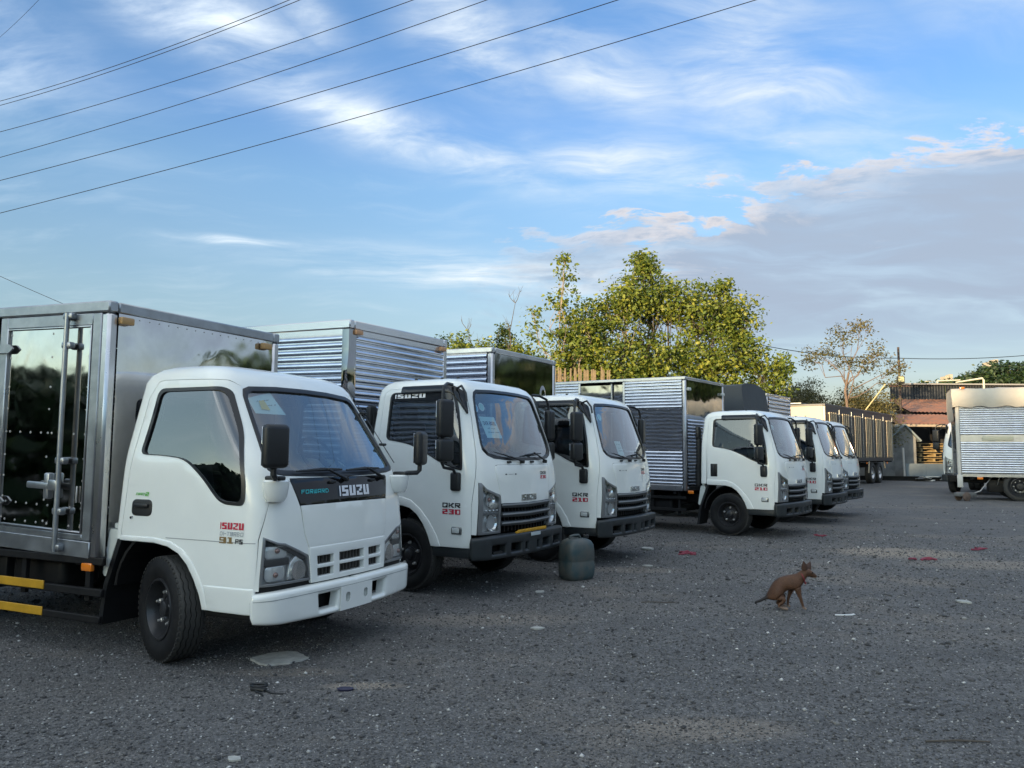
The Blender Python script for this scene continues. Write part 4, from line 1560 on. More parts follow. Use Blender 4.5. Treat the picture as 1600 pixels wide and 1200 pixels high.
    def rivets(s, pts, sg=-1, r=.007, m=None, front=False):
        mb = MB()
        for a, z in pts:
            if front:
                mb.sphere((s.x0 - .010, a, z), (r * .6, r, r), 6, 3)
            else:
                mb.sphere((a, sg * (s.hw - .012), z), (r, r * .6, r), 6, 3)
        o = s.put(mb, 'rivet_rows', m or NUT)
        o['kind'] = 'stuff'
        return o
# ------------------------------------------------------------------ ground
def gz(x, y):
    """height of the yard: nearly level, a shallow dip under the nearest truck, low dirt heaps"""
    z = -.045 * math.exp(-(((x + 2.3) / 2.2) ** 2 + ((y - 6.2) / 1.8) ** 2))
    z += .035 * math.exp(-(((x - 5.6) / 1.0) ** 2 + ((y - 11.3) / .8) ** 2))
    z += .012 * math.sin(x * 1.3 + y * .7) * math.sin(y * .9 - x * .4) * min(1.0, max(0.0, (abs(x - 1) + y) / 6)) * .6
    return z


def ground_material():
    m = bpy.data.materials.new('gravel_yard')
    m.use_nodes = True
    k = NT(m.node_tree)
    b = m.node_tree.nodes['Principled BSDF']
    tc = k.n('ShaderNodeTexCoord').outputs['Object']
    big = k.noise(tc, .35, 5.0, .6).outputs[0]
    mid = k.noise(tc, 2.2, 6.0, .65).outputs[0]
    v1 = k.n('ShaderNodeTexVoronoi', i_Scale=62.0)
    k.put(v1.inputs['Vector'], tc)
    v2 = k.n('ShaderNodeTexVoronoi', i_Scale=150.0)
    k.put(v2.inputs['Vector'], tc)
    sep1 = k.n('ShaderNodeSeparateColor')
    k.put(sep1.inputs[0], v1.outputs['Color'])
    sep2 = k.n('ShaderNodeSeparateColor')
    k.put(sep2.inputs[0], v2.outputs['Color'])
    grain = k.m('ADD', k.m('MULTIPLY', sep1.outputs[0], .55), k.m('MULTIPLY', sep2.outputs[0], .45))
    ramp = k.n('ShaderNodeValToRGB')
    k.put(ramp.inputs[0], grain)
    cr = ramp.color_ramp
    cr.elements[0].color = (.048, .047, .046, 1)
    cr.elements[1].color = (.27, .262, .253, 1)
    cr.elements[1].position = .98
    e = cr.elements.new(.45)
    e.color = (.100, .098, .097, 1)
    e = cr.elements.new(.80)
    e.color = (.145, .141, .138, 1)
    col = ramp.outputs[0]
    col = k.mix(k.step(mid, .35, .70, 0, .55), col, k.mix(1.0, col, (.66, .64, .62, 1), 'MULTIPLY'))
    run = k.noise(k.map(tc, rot=(0, 0, radians(28)), scale=(.16, 1.3, 1)), 1.0, 5.0, .6).outputs[0]
    col = k.mix(k.step(run, .42, .66, 0, .50), col, k.mix(1.0, col, (1.38, 1.33, 1.26, 1), 'MULTIPLY'))
    spot = k.noise(tc, .9, 3.0, .5, 1.0).outputs[0]
    col = k.mix(k.step(spot, .60, .74, 0, .55), col, k.mix(1.0, col, (.60, .60, .62, 1), 'MULTIPLY'))
    # dusty brown places and a few dirt heaps
    dusty = k.m('MULTIPLY', k.step(k.m('ADD', k.m('MULTIPLY', big, .75), k.m('MULTIPLY', mid, .25)), .50, .68), .50)
    sp = k.n('ShaderNodeSeparateXYZ', i_0=tc).outputs
    for cx, cy, rx, ry, s_ in ((5.6, 11.3, 1.15, .75, .95), (6.6, 10.2, 1.6, .5, .6), (1.0, 4.15, .55, .22, .55), (-.90, 4.92, .28, .10, .75), (-1.5, 5.25, .5, .12, .35), (2.9, 15.2, 2.2, .7, .5), (-.2, 6.8, 1.0, .3, .4), (1.5, 9.6, .7, .3, .4)):
        u = k.m('DIVIDE', k.m('SUBTRACT', sp[0], cx), rx)
        v = k.m('DIVIDE', k.m('SUBTRACT', sp[1], cy), ry)
        g = k.m('EXPONENT', k.m('MULTIPLY', k.m('ADD', k.m('MULTIPLY', u, u), k.m('MULTIPLY', v, v)), -1.0))
        g = k.m('MULTIPLY', k.step(k.m('MULTIPLY', g, k.m('ADD', mid, .6)), .25, .9), s_)
        dusty = k.m('MAXIMUM', dusty, g)
    col = k.mix(dusty, col, k.mix(.5, (.37, .315, .25, 1), k.mix(1.0, col, (1.7, 1.42, 1.12, 1), 'MULTIPLY')))
    k.put(b.inputs['Base Color'], col)
    b.inputs['Roughness'].default_value = .85
    h = k.m('ADD', k.m('MULTIPLY', v1.outputs['Distance'], -.9), k.m('ADD', k.m('MULTIPLY', v2.outputs['Distance'], -.35), k.m('MULTIPLY', mid, .8)))
    bn = k.n('ShaderNodeBump', i_Strength=.9, i_Distance=.012)
    k.put(bn.inputs['Height'], h)
    k.put(b.inputs['Normal'], bn.outputs[0])
    return m


GROUNDM = ground_material()


def build_ground():
    xs = np.concatenate([[-1500, -500, -150, -60, -30, -18], np.arange(-12, 16.01, .35), [19, 25, 40, 80, 200, 600, 1500]])
    ys = np.concatenate([[-1500, -500, -150, -60, -25, -8], np.arange(-2, 22.01, .35), [25, 30, 40, 60, 100, 300, 800, 1800]])
    v = [(x, y, gz(x, y) if (abs(x) < 17 and -3 < y < 23) else 0.0) for y in ys for x in xs]
    n = len(xs)
    f = [(j * n + i, j * n + i + 1, (j + 1) * n + i + 1, (j + 1) * n + i) for j in range(len(ys) - 1) for i in range(n - 1)]
    g = mesh_obj('ground', v, f, GROUNDM, merge=False, ang=60)
    g['kind'] = 'structure'


build_ground()


def stones_mat(name, cols):
    m = bpy.data.materials.new(name)
    m.use_nodes = True
    k = NT(m.node_tree)
    b = m.node_tree.nodes['Principled BSDF']
    g = k.n('ShaderNodeNewGeometry')
    ramp = k.n('ShaderNodeValToRGB')
    k.put(ramp.inputs[0], g.outputs['Random Per Island'])
    cr = ramp.color_ramp
    cr.interpolation = 'LINEAR'
    cr.elements[0].color = (*cols[0][1], 1)
    cr.elements[1].position = cols[-1][0]
    cr.elements[1].color = (*cols[-1][1], 1)
    for p, c in cols[1:-1]:
        e = cr.elements.new(p)
        e.color = (*c, 1)
    k.put(b.inputs['Base Color'], ramp.outputs[0])
    b.inputs['Roughness'].default_value = .8
    return m


def scatter_stones(name, N, rmin, rmax, smin, smax, m, seed, power=2.0):
    """loose stones, denser towards the camera, each an irregular octahedron"""
    rng = np.random.default_rng(seed)
    u = rng.random(N)
    r = rmin * (rmax / rmin) ** u
    a = np.radians(rng.uniform(-44, 44, N))
    x, y = r * np.sin(a), r * np.cos(a)
    z = np.array([gz(p, q) for p, q in zip(x, y)])
    s = smin + (smax - smin) * rng.random(N) ** power
    s = s * (0.55 + 0.45 * np.clip(r / 6, 0, 2.0))
    base = np.array([(1, 0, 0), (0, 1, 0), (-1, 0, 0), (0, -1, 0), (0, 0, 1), (0, 0, -1)], float)
    j = base[None] * (0.6 + .7 * rng.random((N, 6, 1))) + rng.normal(0, .16, (N, 6, 3))
    j[:, :, 2] *= .62
    th = rng.uniform(0, 2 * pi, N)
    c, s_ = np.cos(th)[:, None], np.sin(th)[:, None]
    X = j[:, :, 0] * c - j[:, :, 1] * s_
    Y = (j[:, :, 0] * s_ + j[:, :, 1] * c) * (.6 + .4 * rng.random((N, 1)))
    V = np.stack([X, Y, j[:, :, 2]], -1) * s[:, None, None]
    V += np.stack([x, y, z + s * .28], -1)[:, None, :]
    F = np.array([(0, 1, 4), (1, 2, 4), (2, 3, 4), (3, 0, 4), (1, 0, 5), (2, 1, 5), (3, 2, 5), (0, 3, 5)])
    FF = (F[None] + (np.arange(N) * 6)[:, None, None]).reshape(-1, 3)
    me = bpy.data.meshes.new(name)
    me.vertices.add(N * 6)
    me.vertices.foreach_set('co', V.reshape(-1).astype(np.float32))
    me.loops.add(len(FF) * 3)
    me.loops.foreach_set('vertex_index', FF.reshape(-1).astype(np.int32))
    me.polygons.add(len(FF))
    me.polygons.foreach_set('loop_start', np.arange(0, len(FF) * 3, 3, dtype=np.int32))
    me.update()
    me.materials.append(m)
    o = link(name, me)
    o['kind'] = 'stuff'
    return o


STM = stones_mat('gravel_stones', [(0.0, (.035, .035, .036)), (.30, (.075, .073, .073)), (.62, (.122, .119, .117)), (.90, (.20, .196, .19)), (.975, (.36, .355, .34)), (1.0, (.58, .57, .55))])
scatter_stones('gravel', 190000, 2.3, 16, .003, .010, STM, 3)
scatter_stones('gravel', 16000, 2.3, 26, .008, .022, STM, 4, 3.0)

# ------------------------------------------------------------------ leaves and trees
BARK = mat('bark', (.10, .085, .07), .9, var=.35, vscale=6, bump=.5, bscale=18)
PALEBARK = mat('pale_bark', (.30, .24, .19), .9, var=.3, vscale=5)
LEAF_Y = leaf_mat('yellow_green_leaves', (.085, .130, .022), (.20, .240, .036), (.32, .310, .042))
LEAF_G = leaf_mat('mid_green_leaves', (.040, .075, .016), (.085, .130, .024), (.16, .17, .03))
LEAF_B = leaf_mat('dry_olive_leaves', (.085, .082, .034), (.155, .135, .05), (.22, .165, .065))
LEAF_D = leaf_mat('dark_green_leaves', (.012, .030, .012), (.026, .055, .018), (.05, .085, .025), .2)


def leaf_mesh(name, centers, size, m, parent=None, rng=None, aspect=.55, droop=.35):
    rng = rng or RNG
    C = np.asarray(centers, float)
    N = len(C)
    d = rng.normal(0, 1, (N, 3))
    d[:, 2] = d[:, 2] * .6 - droop
    d /= np.linalg.norm(d, axis=1, keepdims=True)
    w = np.cross(d, rng.normal(0, 1, (N, 3)))
    w /= np.linalg.norm(w, axis=1, keepdims=True)
    n = np.cross(d, w)
    s = size * (.45 + 1.0 * rng.random((N, 1)) ** 1.3)
    a = C
    b = C + d * s * .55 + w * s * aspect * .5 + n * s * .06
    c = C + d * s
    e = C + d * s * .55 - w * s * aspect * .5 + n * s * .06
    V = np.stack([a, b, c, e], 1).reshape(-1, 3)
    me = bpy.data.meshes.new(name)
    me.vertices.add(N * 4)
    me.vertices.foreach_set('co', V.reshape(-1).astype(np.float32))
    me.loops.add(N * 4)
    me.loops.foreach_set('vertex_index', np.arange(N * 4, dtype=np.int32))
    me.polygons.add(N)
    me.polygons.foreach_set('loop_start', np.arange(0, N * 4, 4, dtype=np.int32))
    me.update()
    me.materials.append(m)
    return link(name, me, parent)


def bent(p, q, rng, k=.12, n=4):
    p, q = Vector(p), Vector(q)
    L = (q - p).length
    out = [p]
    for i in range(1, n):
        t = i / n
        out.append(p.lerp(q, t) + Vector(rng.normal(0, 1, 3)) * L * k * .5)
    out.append(q)
    return out


def tree(name, label, x, y, trunk_h, lobes, lm, leaf=.24, tr=.16, bark=None, seed=1, per=22, spread=.42, group=None, clump=.9, lean=(0, 0), cat='tree', shell=.55, aspect=.55, dens=1.65):
    """lobes: (dx,dy,z,rx,ry,rz,clumps)"""
    rng = np.random.default_rng(seed)
    t = thing(name, label, cat, (x, y, 0), 0, group)
    top = Vector((lean[0], lean[1], trunk_h))
    mb = MB()
    mb.tube(bent((0, 0, -.1), top, rng, .05, 5), [tr * 1.25, tr * 1.05, tr * .95, tr * .85, tr * .8, tr * .7], 9)
    br = MB()
    leaves = []
    for dx, dy, z, rx, ry, rz, nc in lobes:
        c = Vector((dx, dy, z))
        st = top.lerp(Vector((0, 0, 0)), rng.uniform(0, .35)) if z > trunk_h * .6 else top * .5
        path = bent(st, c, rng, .14, 4)
        br.tube(path, [tr * .40, tr * .33, tr * .26, tr * .20, tr * .12], 7)
        for i in range(int(nc * dens)):
            u = rng.normal(0, 1, 3)
            u /= np.linalg.norm(u)
            r = shell + (1 - shell) * rng.random() ** .7 if rng.random() < .75 else rng.random() * shell
            p = np.array(c) + u * r * np.array((rx, ry, rz))
            if p[2] < .5:
                continue
            if i % 3 == 0:
                br.tube(bent(path[int(rng.integers(2, 5))], p, rng, .12, 3), [tr * .15, tr * .11, tr * .08, tr * .04], 4, caps=False)
            m_ = int(per * 1.75 * rng.uniform(.6, 1.3))
            off = np.clip(rng.normal(0, 1, (m_, 3)), -1.7, 1.7) * np.array((spread * .8, spread * .8, spread * .5)) * rng.uniform(.6, 1.25)
            leaves.append(p + off)
    mb.build('trunk', bark or BARK, t)
    br.build('branch', bark or BARK, t, merge=False)
    leaf_mesh('crown', np.concatenate(leaves), leaf * .84, lm, t, rng, aspect)
    return t


TG = 'trees beyond the truck row'
tree('almond_tree', 'tall thin-topped yellow-green tree at the left end of the big grove', 2.55, 40, 5.2,
     [(-.2, 0, 5.6, 2.0, 1.6, 1.6, 70), (.2, 0, 7.6, 1.1, 1.0, 1.1, 15), (.1, 0, 9.2, .9, .8, .9, 9), (.15, 0, 10.7, .55, .5, .6, 6), (.2, 0, 11.7, .28, .25, .5, 4), (-1.3, 0, 7.3, .6, .5, .9, 6), (-1.5, 0, 8.7, .35, .35, .6, 4), (1.2, 0, 8.2, .8, .7, .8, 9), (-1.4, 0, 5.4, 1.1, .8, 1.0, 26), (1.2, 0, 6.6, 1.3, 1.0, 1.3, 34)],
     LEAF_Y, .25, .12, PALEBARK, 21, 13, .30, TG)
tree('almond_tree', 'broad yellow-green tree behind the wooden paling fence', 5.0, 41, 3.6,
     [(0, 0, 5.6, 2.5, 2.0, 2.1, 140), (-.9, 0, 8.3, 1.5, 1.2, 1.6, 56), (.9, 0, 9.2, 1.3, 1.2, 1.5, 45), (0, -.8, 4.6, 2.6, 1.2, 1.3, 80)],
     LEAF_Y, .26, .2, PALEBARK, 22, 19, .40, TG)
tree('almond_tree', 'tallest full green tree in the middle of the grove', 7.5, 42, 4.2,
     [(0, 0, 6.0, 2.4, 2.2, 2.4, 140), (-.2, 0, 10.0, 1.6, 1.5, 1.6, 70), (-.3, 0, 11.7, .8, .8, .75, 28), (1.3, 0, 9.6, 1.2, 1.1, 1.3, 40), (0, -1.0, 4.4, 2.4, 1.2, 1.4, 80)],
     LEAF_Y, .26, .22, BARK, 23, 19, .42, TG)
tree('almond_tree', 'wide round-topped yellow-green tree behind the canvas covered truck', 10.8, 41.5, 4.0,
     [(0, 0, 6.2, 2.5, 2.2, 2.3, 140), (-.3, 0, 9.2, 1.9, 1.6, 1.4, 70), (1.4, 0, 8.6, 1.2, 1.1, 1.5, 40), (.6, 0, 10.3, .6, .6, .6, 12), (.2, -1.0, 4.2, 2.6, 1.2, 1.3, 80)],
     LEAF_Y, .26, .2, BARK, 24, 19, .42, TG)
tree('almond_tree', 'lower yellow-green tree at the right end of the grove beside open sky', 13.6, 41, 2.6,
     [(0, 0, 4.4, 1.0, 1.0, 1.5, 42), (.5, 0, 5.9, .65, .6, .9, 22), (-.9, 0, 6.6, 1.0, .9, 1.2, 28), (-.3, 0, 3.0, 1.3, 1.0, 1.0, 36)],
     LEAF_Y, .25, .13, BARK, 25, 18, .36, TG)
for i, (x, y, h, w, s_, lab) in enumerate(((-2.75, 41, 7.7, 1.15, 31, 'small green bush-like tree at the far left of the background trees'),
                                       (-1.45, 40, 7.2, 1.0, 32, 'small olive tree between two leafless trees behind the steel boxes'),
                                       (-.45, 43, 8.6, .75, 33, 'dark green pointed young tree beside a bare tree'),
                                       (.35, 40.5, 7.2, 1.5, 34, 'low yellow-green tree left of the tall thin-topped tree'),
                                       (-3.95, 44, 8.1, .5, 35, 'tiny dark treetop showing just above the second steel box'))):
    tree('young_tree', lab, x, y, h * .45, [(0, 0, h * .62, w * 1.45, w, h * .26, 80), (.1, 0, h * .80, w * .95, w * .7, h * .17, 36), (0, 0, h * .94, w * .38, w * .3, h * .08, 9)],
         LEAF_G if i in (2, 4) else LEAF_Y, .22, .09, BARK, s_, 15, .28, TG)


def bare_tree(label, x, y, h, seed, lean=0.0):
    rng = np.random.default_rng(seed)
    t = thing('bare_tree', label, 'tree', (x, y, 0), 0, 'leafless trees')
    mb = MB()
    br = MB()
    top = Vector((lean, 0, h))
    path = bent((0, 0, -.1), top, rng, .03, 7)
    mb.tube(path, [.09, .08, .07, .055, .045, .035, .025, .012], 7)
    mb.build('trunk', BARK, t)
    for i in range(3, 8):
        for k_ in range(3):
            L = rng.uniform(.5, 1.5) * (1.15 - i * .08)
            a = rng.uniform(0, 2 * pi)
            e = path[i] + Vector((cos(a) * L * .55, sin(a) * L * .4, L * rng.uniform(.5, .95)))
            pp = bent(path[i], e, rng, .12, 3)
            br.tube(pp, [.022, .018, .014, .007], 5)
            for _ in range(2):
                e2 = pp[2] + Vector((rng.uniform(-.35, .35), rng.uniform(-.3, .3), rng.uniform(.25, .6)))
                br.tube([pp[2], e2], [.011, .005], 4)
    br.build('branch', BARK, t, merge=False)


bare_tree('tall leafless tree beside the dark pointed young tree', -.05, 42, 9.6, 5, .2)
bare_tree('leaning leafless tree left of the dark pointed young tree', -1.35, 42, 8.0, 6, -1.1)
bare_tree('short leafless tree between the small green trees', -.95, 43, 7.6, 8, .1)

tree('sparse_tree', 'sparse tall tree with open branches beside the lamp pole', 19.2, 45, 6.2,
     [(-1.3, 0, 7.3, 1.1, .8, .55, 16), (.2, 0, 8.3, .9, .8, .8, 18), (1.2, 0, 8.9, .8, .6, .6, 15), (2.2, 0, 7.3, 1.0, .8, .8, 18), (3.2, 0, 6.6, .7, .6, .5, 12), (1.2, 0, 6.6, .9, .7, .6, 14), (.2, 0, 6.9, .8, .6, .5, 11), (2.8, 0, 5.6, .6, .5, .9, 10), (-1.9, 0, 6.9, .5, .4, .5, 7)],
     LEAF_B, .18, .085, mat('brown_bark', (.17, .12, .09), .9, var=.3, vscale=5), 41, 14, .26, TG, lean=(.45, 0), dens=1.15)
for i, (x, y, h, w, lab) in enumerate(((17.2, 49, 6.1, 1.7, 'dry olive bush-like tree right of the big grove'), (19.0, 50, 6.4, 1.7, 'dry brownish tree behind the sparse tall tree'), (21.4, 49, 6.0, 1.8, 'dry brownish tree left of the lamp pole'), (15.3, 50, 5.2, 1.3, 'low olive shrub at the foot of the grove'), (23.4, 52, 5.2, 1.4, 'low brownish tree directly behind the lamp pole'), (16.6, 46, 5.5, 1.9, 'wide olive bush rising over the near end of the long grey truck'), (21.6, 46.5, 5.4, 1.7, 'wide dry bush rising over the far end of the long grey truck'))):
    tree('dry_tree', lab, x, y, h * .4, [(0, 0, h * .52, w, w * .8, h * .30, 150), (.3, 0, h * .80, w * .7, w * .6, h * .18, 70), (-.6, 0, h * .68, w * .8, w * .6, h * .2, 70)],
         LEAF_B, .17, .12, BARK, 50 + i, 15, .30, TG, aspect=.4)
tree('round_tree', 'dark green flat-topped tree rising behind the black corrugated wall', 33.6, 62, 5.0,
     [(0, 0, 6.3, 2.0, 1.8, 1.1, 110), (0, 0, 5.2, 2.0, 1.8, 1.0, 70)], LEAF_G, .3, .18, BARK, 61, 17, .38, TG)
tree('dome_tree', 'large dark green domed tree behind the truck with the white tarpaulin', 52, 82, 6.0,
     [(-3.0, 0, 8.3, 3.2, 2.5, 1.9, 130), (.5, 0, 9.2, 3.6, 3, 2.2, 170), (4.5, 0, 8.6, 4, 3, 2.2, 150), (0, 0, 6.5, 6.5, 3, 2.0, 170)], LEAF_D, .5, .35, BARK, 62, 20, .55, TG)


# tree belt round the yard beyond the frame: it throws the evening shade and shows in the steel
def belt(name, pts, H, depth, n, seed, size, rise=None):
    rng = np.random.default_rng(seed)
    P = [np.array(p, float) for p in pts]
    C = []
    L = [np.linalg.norm(P[i + 1] - P[i]) for i in range(len(P) - 1)]
    ph = rng.uniform(0, 6, 6)
    for i in range(len(P) - 1):
        m_ = int(n * L[i] / sum(L))
        t = rng.random(m_)
        q = P[i][None] + (P[i + 1] - P[i])[None] * t[:, None]
        s = (sum(L[:i]) + t * L[i])
        h = H * (.95 + .02 * np.sin(s * .21 + ph[0]) + .02 * np.sin(s * .53 + ph[1]) + .02 * np.sin(s * 1.3 + ph[2]))
        if rise:
            h = h + rise[2] * np.exp(-((q[:, 0] - rise[0]) / rise[1]) ** 4)  # belt top shaped higher here so its shade climbs the trucks
        z = h * (1 - rng.random(m_) ** 1.6 * .99)
        C.append(np.stack([q[:, 0] + rng.normal(0, depth, m_), q[:, 1] + rng.normal(0, depth, m_), z], 1))
    o = leaf_mesh(name, np.concatenate(C), size, LEAF_D, None, rng, .8)
    o['kind'] = 'stuff'
    o['label'] = 'unseen belt of dark foliage round the yard'
    return o


belt('distant_trees', [(-220, -60), (-150, -92), (-60, -102), (40, -104), (120, -80)], 15.6, 2.0, 42000, 71, 2.4, (-88, 17, .80))
belt('distant_trees', [(65, 33), (66, 42), (62, 70)], 11.5, 2.0, 9000, 72, 1.5)
belt('distant_trees', [(58, -40), (64, 10), (65, 30)], 4.6, 1.5, 7000, 73, 1.1)
belt('distant_trees', [(-95, 30), (-105, -30), (-160, -75)], 11.0, 2.0, 14000, 74, 1.8)
belt('added_hedge', [(-10.5, 9.5), (-10.8, 3), (-9.6, -5.5)], 2.45, .5, 9000, 75, .34)  # foliage put in out of view to darken the steel door's reflection
# ------------------------------------------------------------------ the parked trucks
GRP = 'box trucks parked in the row'


def truck_root(label, x, y, yaw, z=0.0, group=GRP, name='box_truck'):
    return thing(name, label, 'truck', (x, y, z), radians(yaw), group)


# 1 --- the nearest truck, older cab, riveted box with a side door
t1 = truck_root('nearest white box truck with older rounded cab, plain white bumper and riveted steel side door', -2.07, 6.25, -25.1)
cab_old(t1)
chassis(t1, -2.62, -4.2, guard=(-.47, -2.15), gy=-.93, lamp=(-.63, -.94, .575))
for sg in (-1, 1):
    wl = make_wheel(t1, .36, .19, 'front_wheel') if sg == -1 else copy_tree(wl, t1)
    wl.location = (.02, sg * .765, .318)
    wl.rotation_euler = (0, 0, radians(-19) + (pi if sg == 1 else 0))
for z in (.405, .215):
    MB().rbox((-1.72, -.951, z + .012), (1.27, .012, .062), .003, 1).build('yellow_guard_strip', YEL, t1)
MB().rbox((-1.3, -.935, .215), (1.65, .03, .05), .006, 1).build('side_guard', CHASSIS, t1)
B1 = Body(t1, -.53, -4.0, .90, .63, 2.51, .030, -.05)
B1.frame(.085, .085, ALU, FRAMEG, FRAMEG, .12)
B1.end_sheet(-.81, .81, .72, 2.425, m=POL3)
B1.marker(-.77, 2.37)
B1.marker(.70, 2.37)
B1.rivets([(y, 2.40) for y in np.arange(-.72, .75, .09)], front=True, r=.006)
B1.side_sheet(-1.86, -3.9, .76, 2.42, -1, .075, .016)
B1.side_sheet(-.62, -3.9, .76, 2.42, 1, .075, .016)
B1.end_sheet(-.81, .81, .72, 2.42, front=False, m=POL)
# side door: frame, riveted polished skin, lock rods, hinges
for x in (-.655, -1.745):
    B1.bar((x, -.885, .755), (x, -.885, 2.42), .09, .035, FRAMEG, 'door_frame')
B1.bar((-.70, -.885, 2.375), (-1.70, -.885, 2.375), .035, .09, FRAMEG, 'door_frame')
B1.bar((-.70, -.885, .775), (-1.70, -.885, .775), .035, .045, FRAMEG, 'door_frame')
B1.side_sheet(-.70, -1.70, .80, 2.33, -1, None, m=POL4, name='door_skin')
for x in (-.712, -1.69):
    B1.bar((x, -.898, .80), (x, -.898, 2.33), .012, .02, ALU, 'door_trim', .003)
for z in (.808, 2.322):
    B1.bar((-.72, -.898, z), (-1.68, -.898, z), .02, .012, ALU, 'door_trim', .003)
rv = []
for z in (2.28, 2.10, 1.87, 1.70, 1.52, 1.34, 1.18, 1.02, .86):
    for x in (-.74, -1.16, -1.66):
        rv.append((x, z))
for x in np.arange(-.74, -1.68, -.125):
    rv += [(x, 1.52), (x, .98), (x, .845)]
for z in np.arange(.80, 2.4, .16):
    rv.append((-.635, z))
B1.rivets(rv, r=.010)
rod = MB().tube([(-.93, -.945, .66), (-.93, -.945, 2.42)], .019, 10)
ro = B1.put(rod, 'lock_rod', FRAMEG)
for z in (.69, .95, 1.32, 2.18, 2.40):
    mb = MB().rbox((-.93, -.925, z), (.10, .05, .05), .012, 2)
    B1.put(mb, 'rod_bracket', FRAMEG, ro)
lt = MB().rbox((-1.10, -.94, 1.13), (.36, .028, .05), .01, 2).rbox((-1.06, -.925, 1.13), (.06, .05, .19), .012, 2).rbox((-.97, -.95, 1.14), (.10, .03, .08), .01, 2)
B1.put(lt, 'latch_handle', FRAMEG)
for z in (2.17, .98):
    hg = MB().prism(rounded([(-1.85, z - .035), (-1.64, z - .035), (-1.59, z), (-1.64, z + .035), (-1.85, z + .035)], .01), 'y', -.925, -.91)
    B1.put(hg, 'door_hinge', FRAMEG)
B1.bar((-.78, -.90, 1.02), (-.78, -.90, 1.14), .012, .012, NUT, 'door_hook', .003)

# 2..6 --- trucks with the newer cab: one prototype, then copies of every part
t2 = truck_root('second white box truck, with white lettering above its side window and red 230 decals', -.63, 8.83, -31)
cab_new(t2)
chassis(t2, -2.70, -4.3, guard=(-.80, -2.05), gy=-.86)
for sg in (-1, 1):
    wl = make_wheel(t2, .365, .19, 'front_wheel') if sg == -1 else copy_tree(wl, t2)
    wl.location = (-.01, sg * .755, .365)
    wl.rotation_euler = (0, 0, radians(-4) + (pi if sg == 1 else 0))
PROTO = list(t2.children)


def next_truck(label, x, y, yaw, z=0.0, group=GRP):
    r = truck_root(label, x, y, yaw, z, group)
    for c in PROTO:
        copy_tree(c, r)
    return r


t3 = next_truck('white box truck parked third in the row behind the plastic jerrycan, red 210 decals', .84, 10.97, -31.3)
t4 = next_truck('white box truck seen almost side on with corrugated steel box and smooth middle band', 4.33, 14.39, -36.8)
t5 = next_truck('white truck carrying a dark grey canvas cover with a yellow stripe', 6.16, 17.06, -34.7, .03)
t6 = next_truck('farthest white truck of the row with a small slatted steel box behind its cab', 7.34, 18.95, -37, .03)
for t, num in ((t2, '230'), (t3, '210'), (t4, '210'), (t5, '210'), (t6, '210')):
    number_lettering(t, num)
letters('ISUZU', lambda x, y: SQ.at(SQ.side(-.21 + x, 1.975 + y), .014), .40, .042).build('lettering', DWHITE, t2, ang=None)
vp = keepmesh('window_visor_band', panel(SQ, SQ.sidep(rounded([(-.255, 1.945), (.53, 1.945), (.50, 2.025), (-.25, 2.025)], .03)), off=.009, depth=.006, g=.06), GLOSSBLK, t2)
note(t2, SQ, ((-.555, 1.57), (-.30, 1.57), (-.345, 1.79), (-.60, 1.79)), ((.42, .25, .8), (.24, .2, .85)), text='DKR 2021')
note(t3, SQ, ((-.30, 1.39), (-.13, 1.39), (-.155, 1.58), (-.325, 1.58)), ((.75, .15, .8), (.5, .2, .8), (.3, .2, .85)))
for t in (t2, t3, t4):
    disc_sticker(t, SQ, -.625, 1.875, .048, STB if t is t2 else STG)
    disc_sticker(t, SQ, -.515, 1.89, .045, STG)

yb = MB()
for y in np.arange(-.28, .30, .03):
    yb.rbox((.995, y, .608), (.02, .020, .03), .004, 1)
yb.rbox((.985, 0, .598), (.03, .62, .02), .004, 1)
yb.build('yellow_cable_strip', YEL, t2)
MB().rbox((1.031, .02, .565), (.006, .20, .035), .002, 1).build('plate_strip', mat('pale_strip', (.45, .50, .50), .4), t2)

# box of the second truck: pressed ribs on side and front, tread-plate trim
B2 = Body(t2, -.80, -4.4, .92, .72, 2.87, .028)
B2.frame(.10, .10, TREADP, TREADP, ALU)
for xa, xb in ((-.90, -2.1), (-2.1, -3.2), (-3.2, -4.3)):
    B2.side_sheet(xa - .002, xb + .002, .82, 2.70, -1, .075, .020)
B2.side_sheet(-.90, -4.3, .82, 2.77, 1, .075, .02)
B2.bar((-.90, -.905, 2.735), (-4.3, -.905, 2.735), .016, .068, TREADP, 'tread_strip', .004)
B2.end_sheet(-.82, .82, .80, 2.70, period=.075, amp=.020, name='corrugated_front')
B2.bar((-.812, -.82, 2.735), (-.812, .82, 2.735), .016, .066, TREADP, 'tread_strip', .004)
B2.end_sheet(-.82, .82, .80, 2.77, front=False, m=POL)
B2.marker(-.80, 2.735, mat('rusty_marker', (.50, .27, .14), .4))
B2.marker(.78, 2.735, mat('rusty_marker', (.50, .27, .14), .4))
# crumpled corner cover
cr = MB()
pr = random.Random(3)
n = 10
for i in range(n + 1):
    z = 2.76 - i * .075
    b = .012 + .02 * math.exp(-((i - 6) / 1.4) ** 2)
    cr.v += [(-.905, -.925, z), (-.85 + pr.uniform(-.012, .012), -.925 - b * pr.uniform(.4, 1), z), (-.795, -.925 - b, z), (-.795 + b * pr.uniform(.5, 1), -.87, z), (-.795, -.815, z)]
cr.f += [(i * 5 + j, i * 5 + j + 1, (i + 1) * 5 + j + 1, (i + 1) * 5 + j) for i in range(n) for j in range(4)]
B2.put(cr, 'corner_cover', POL, keep=True)

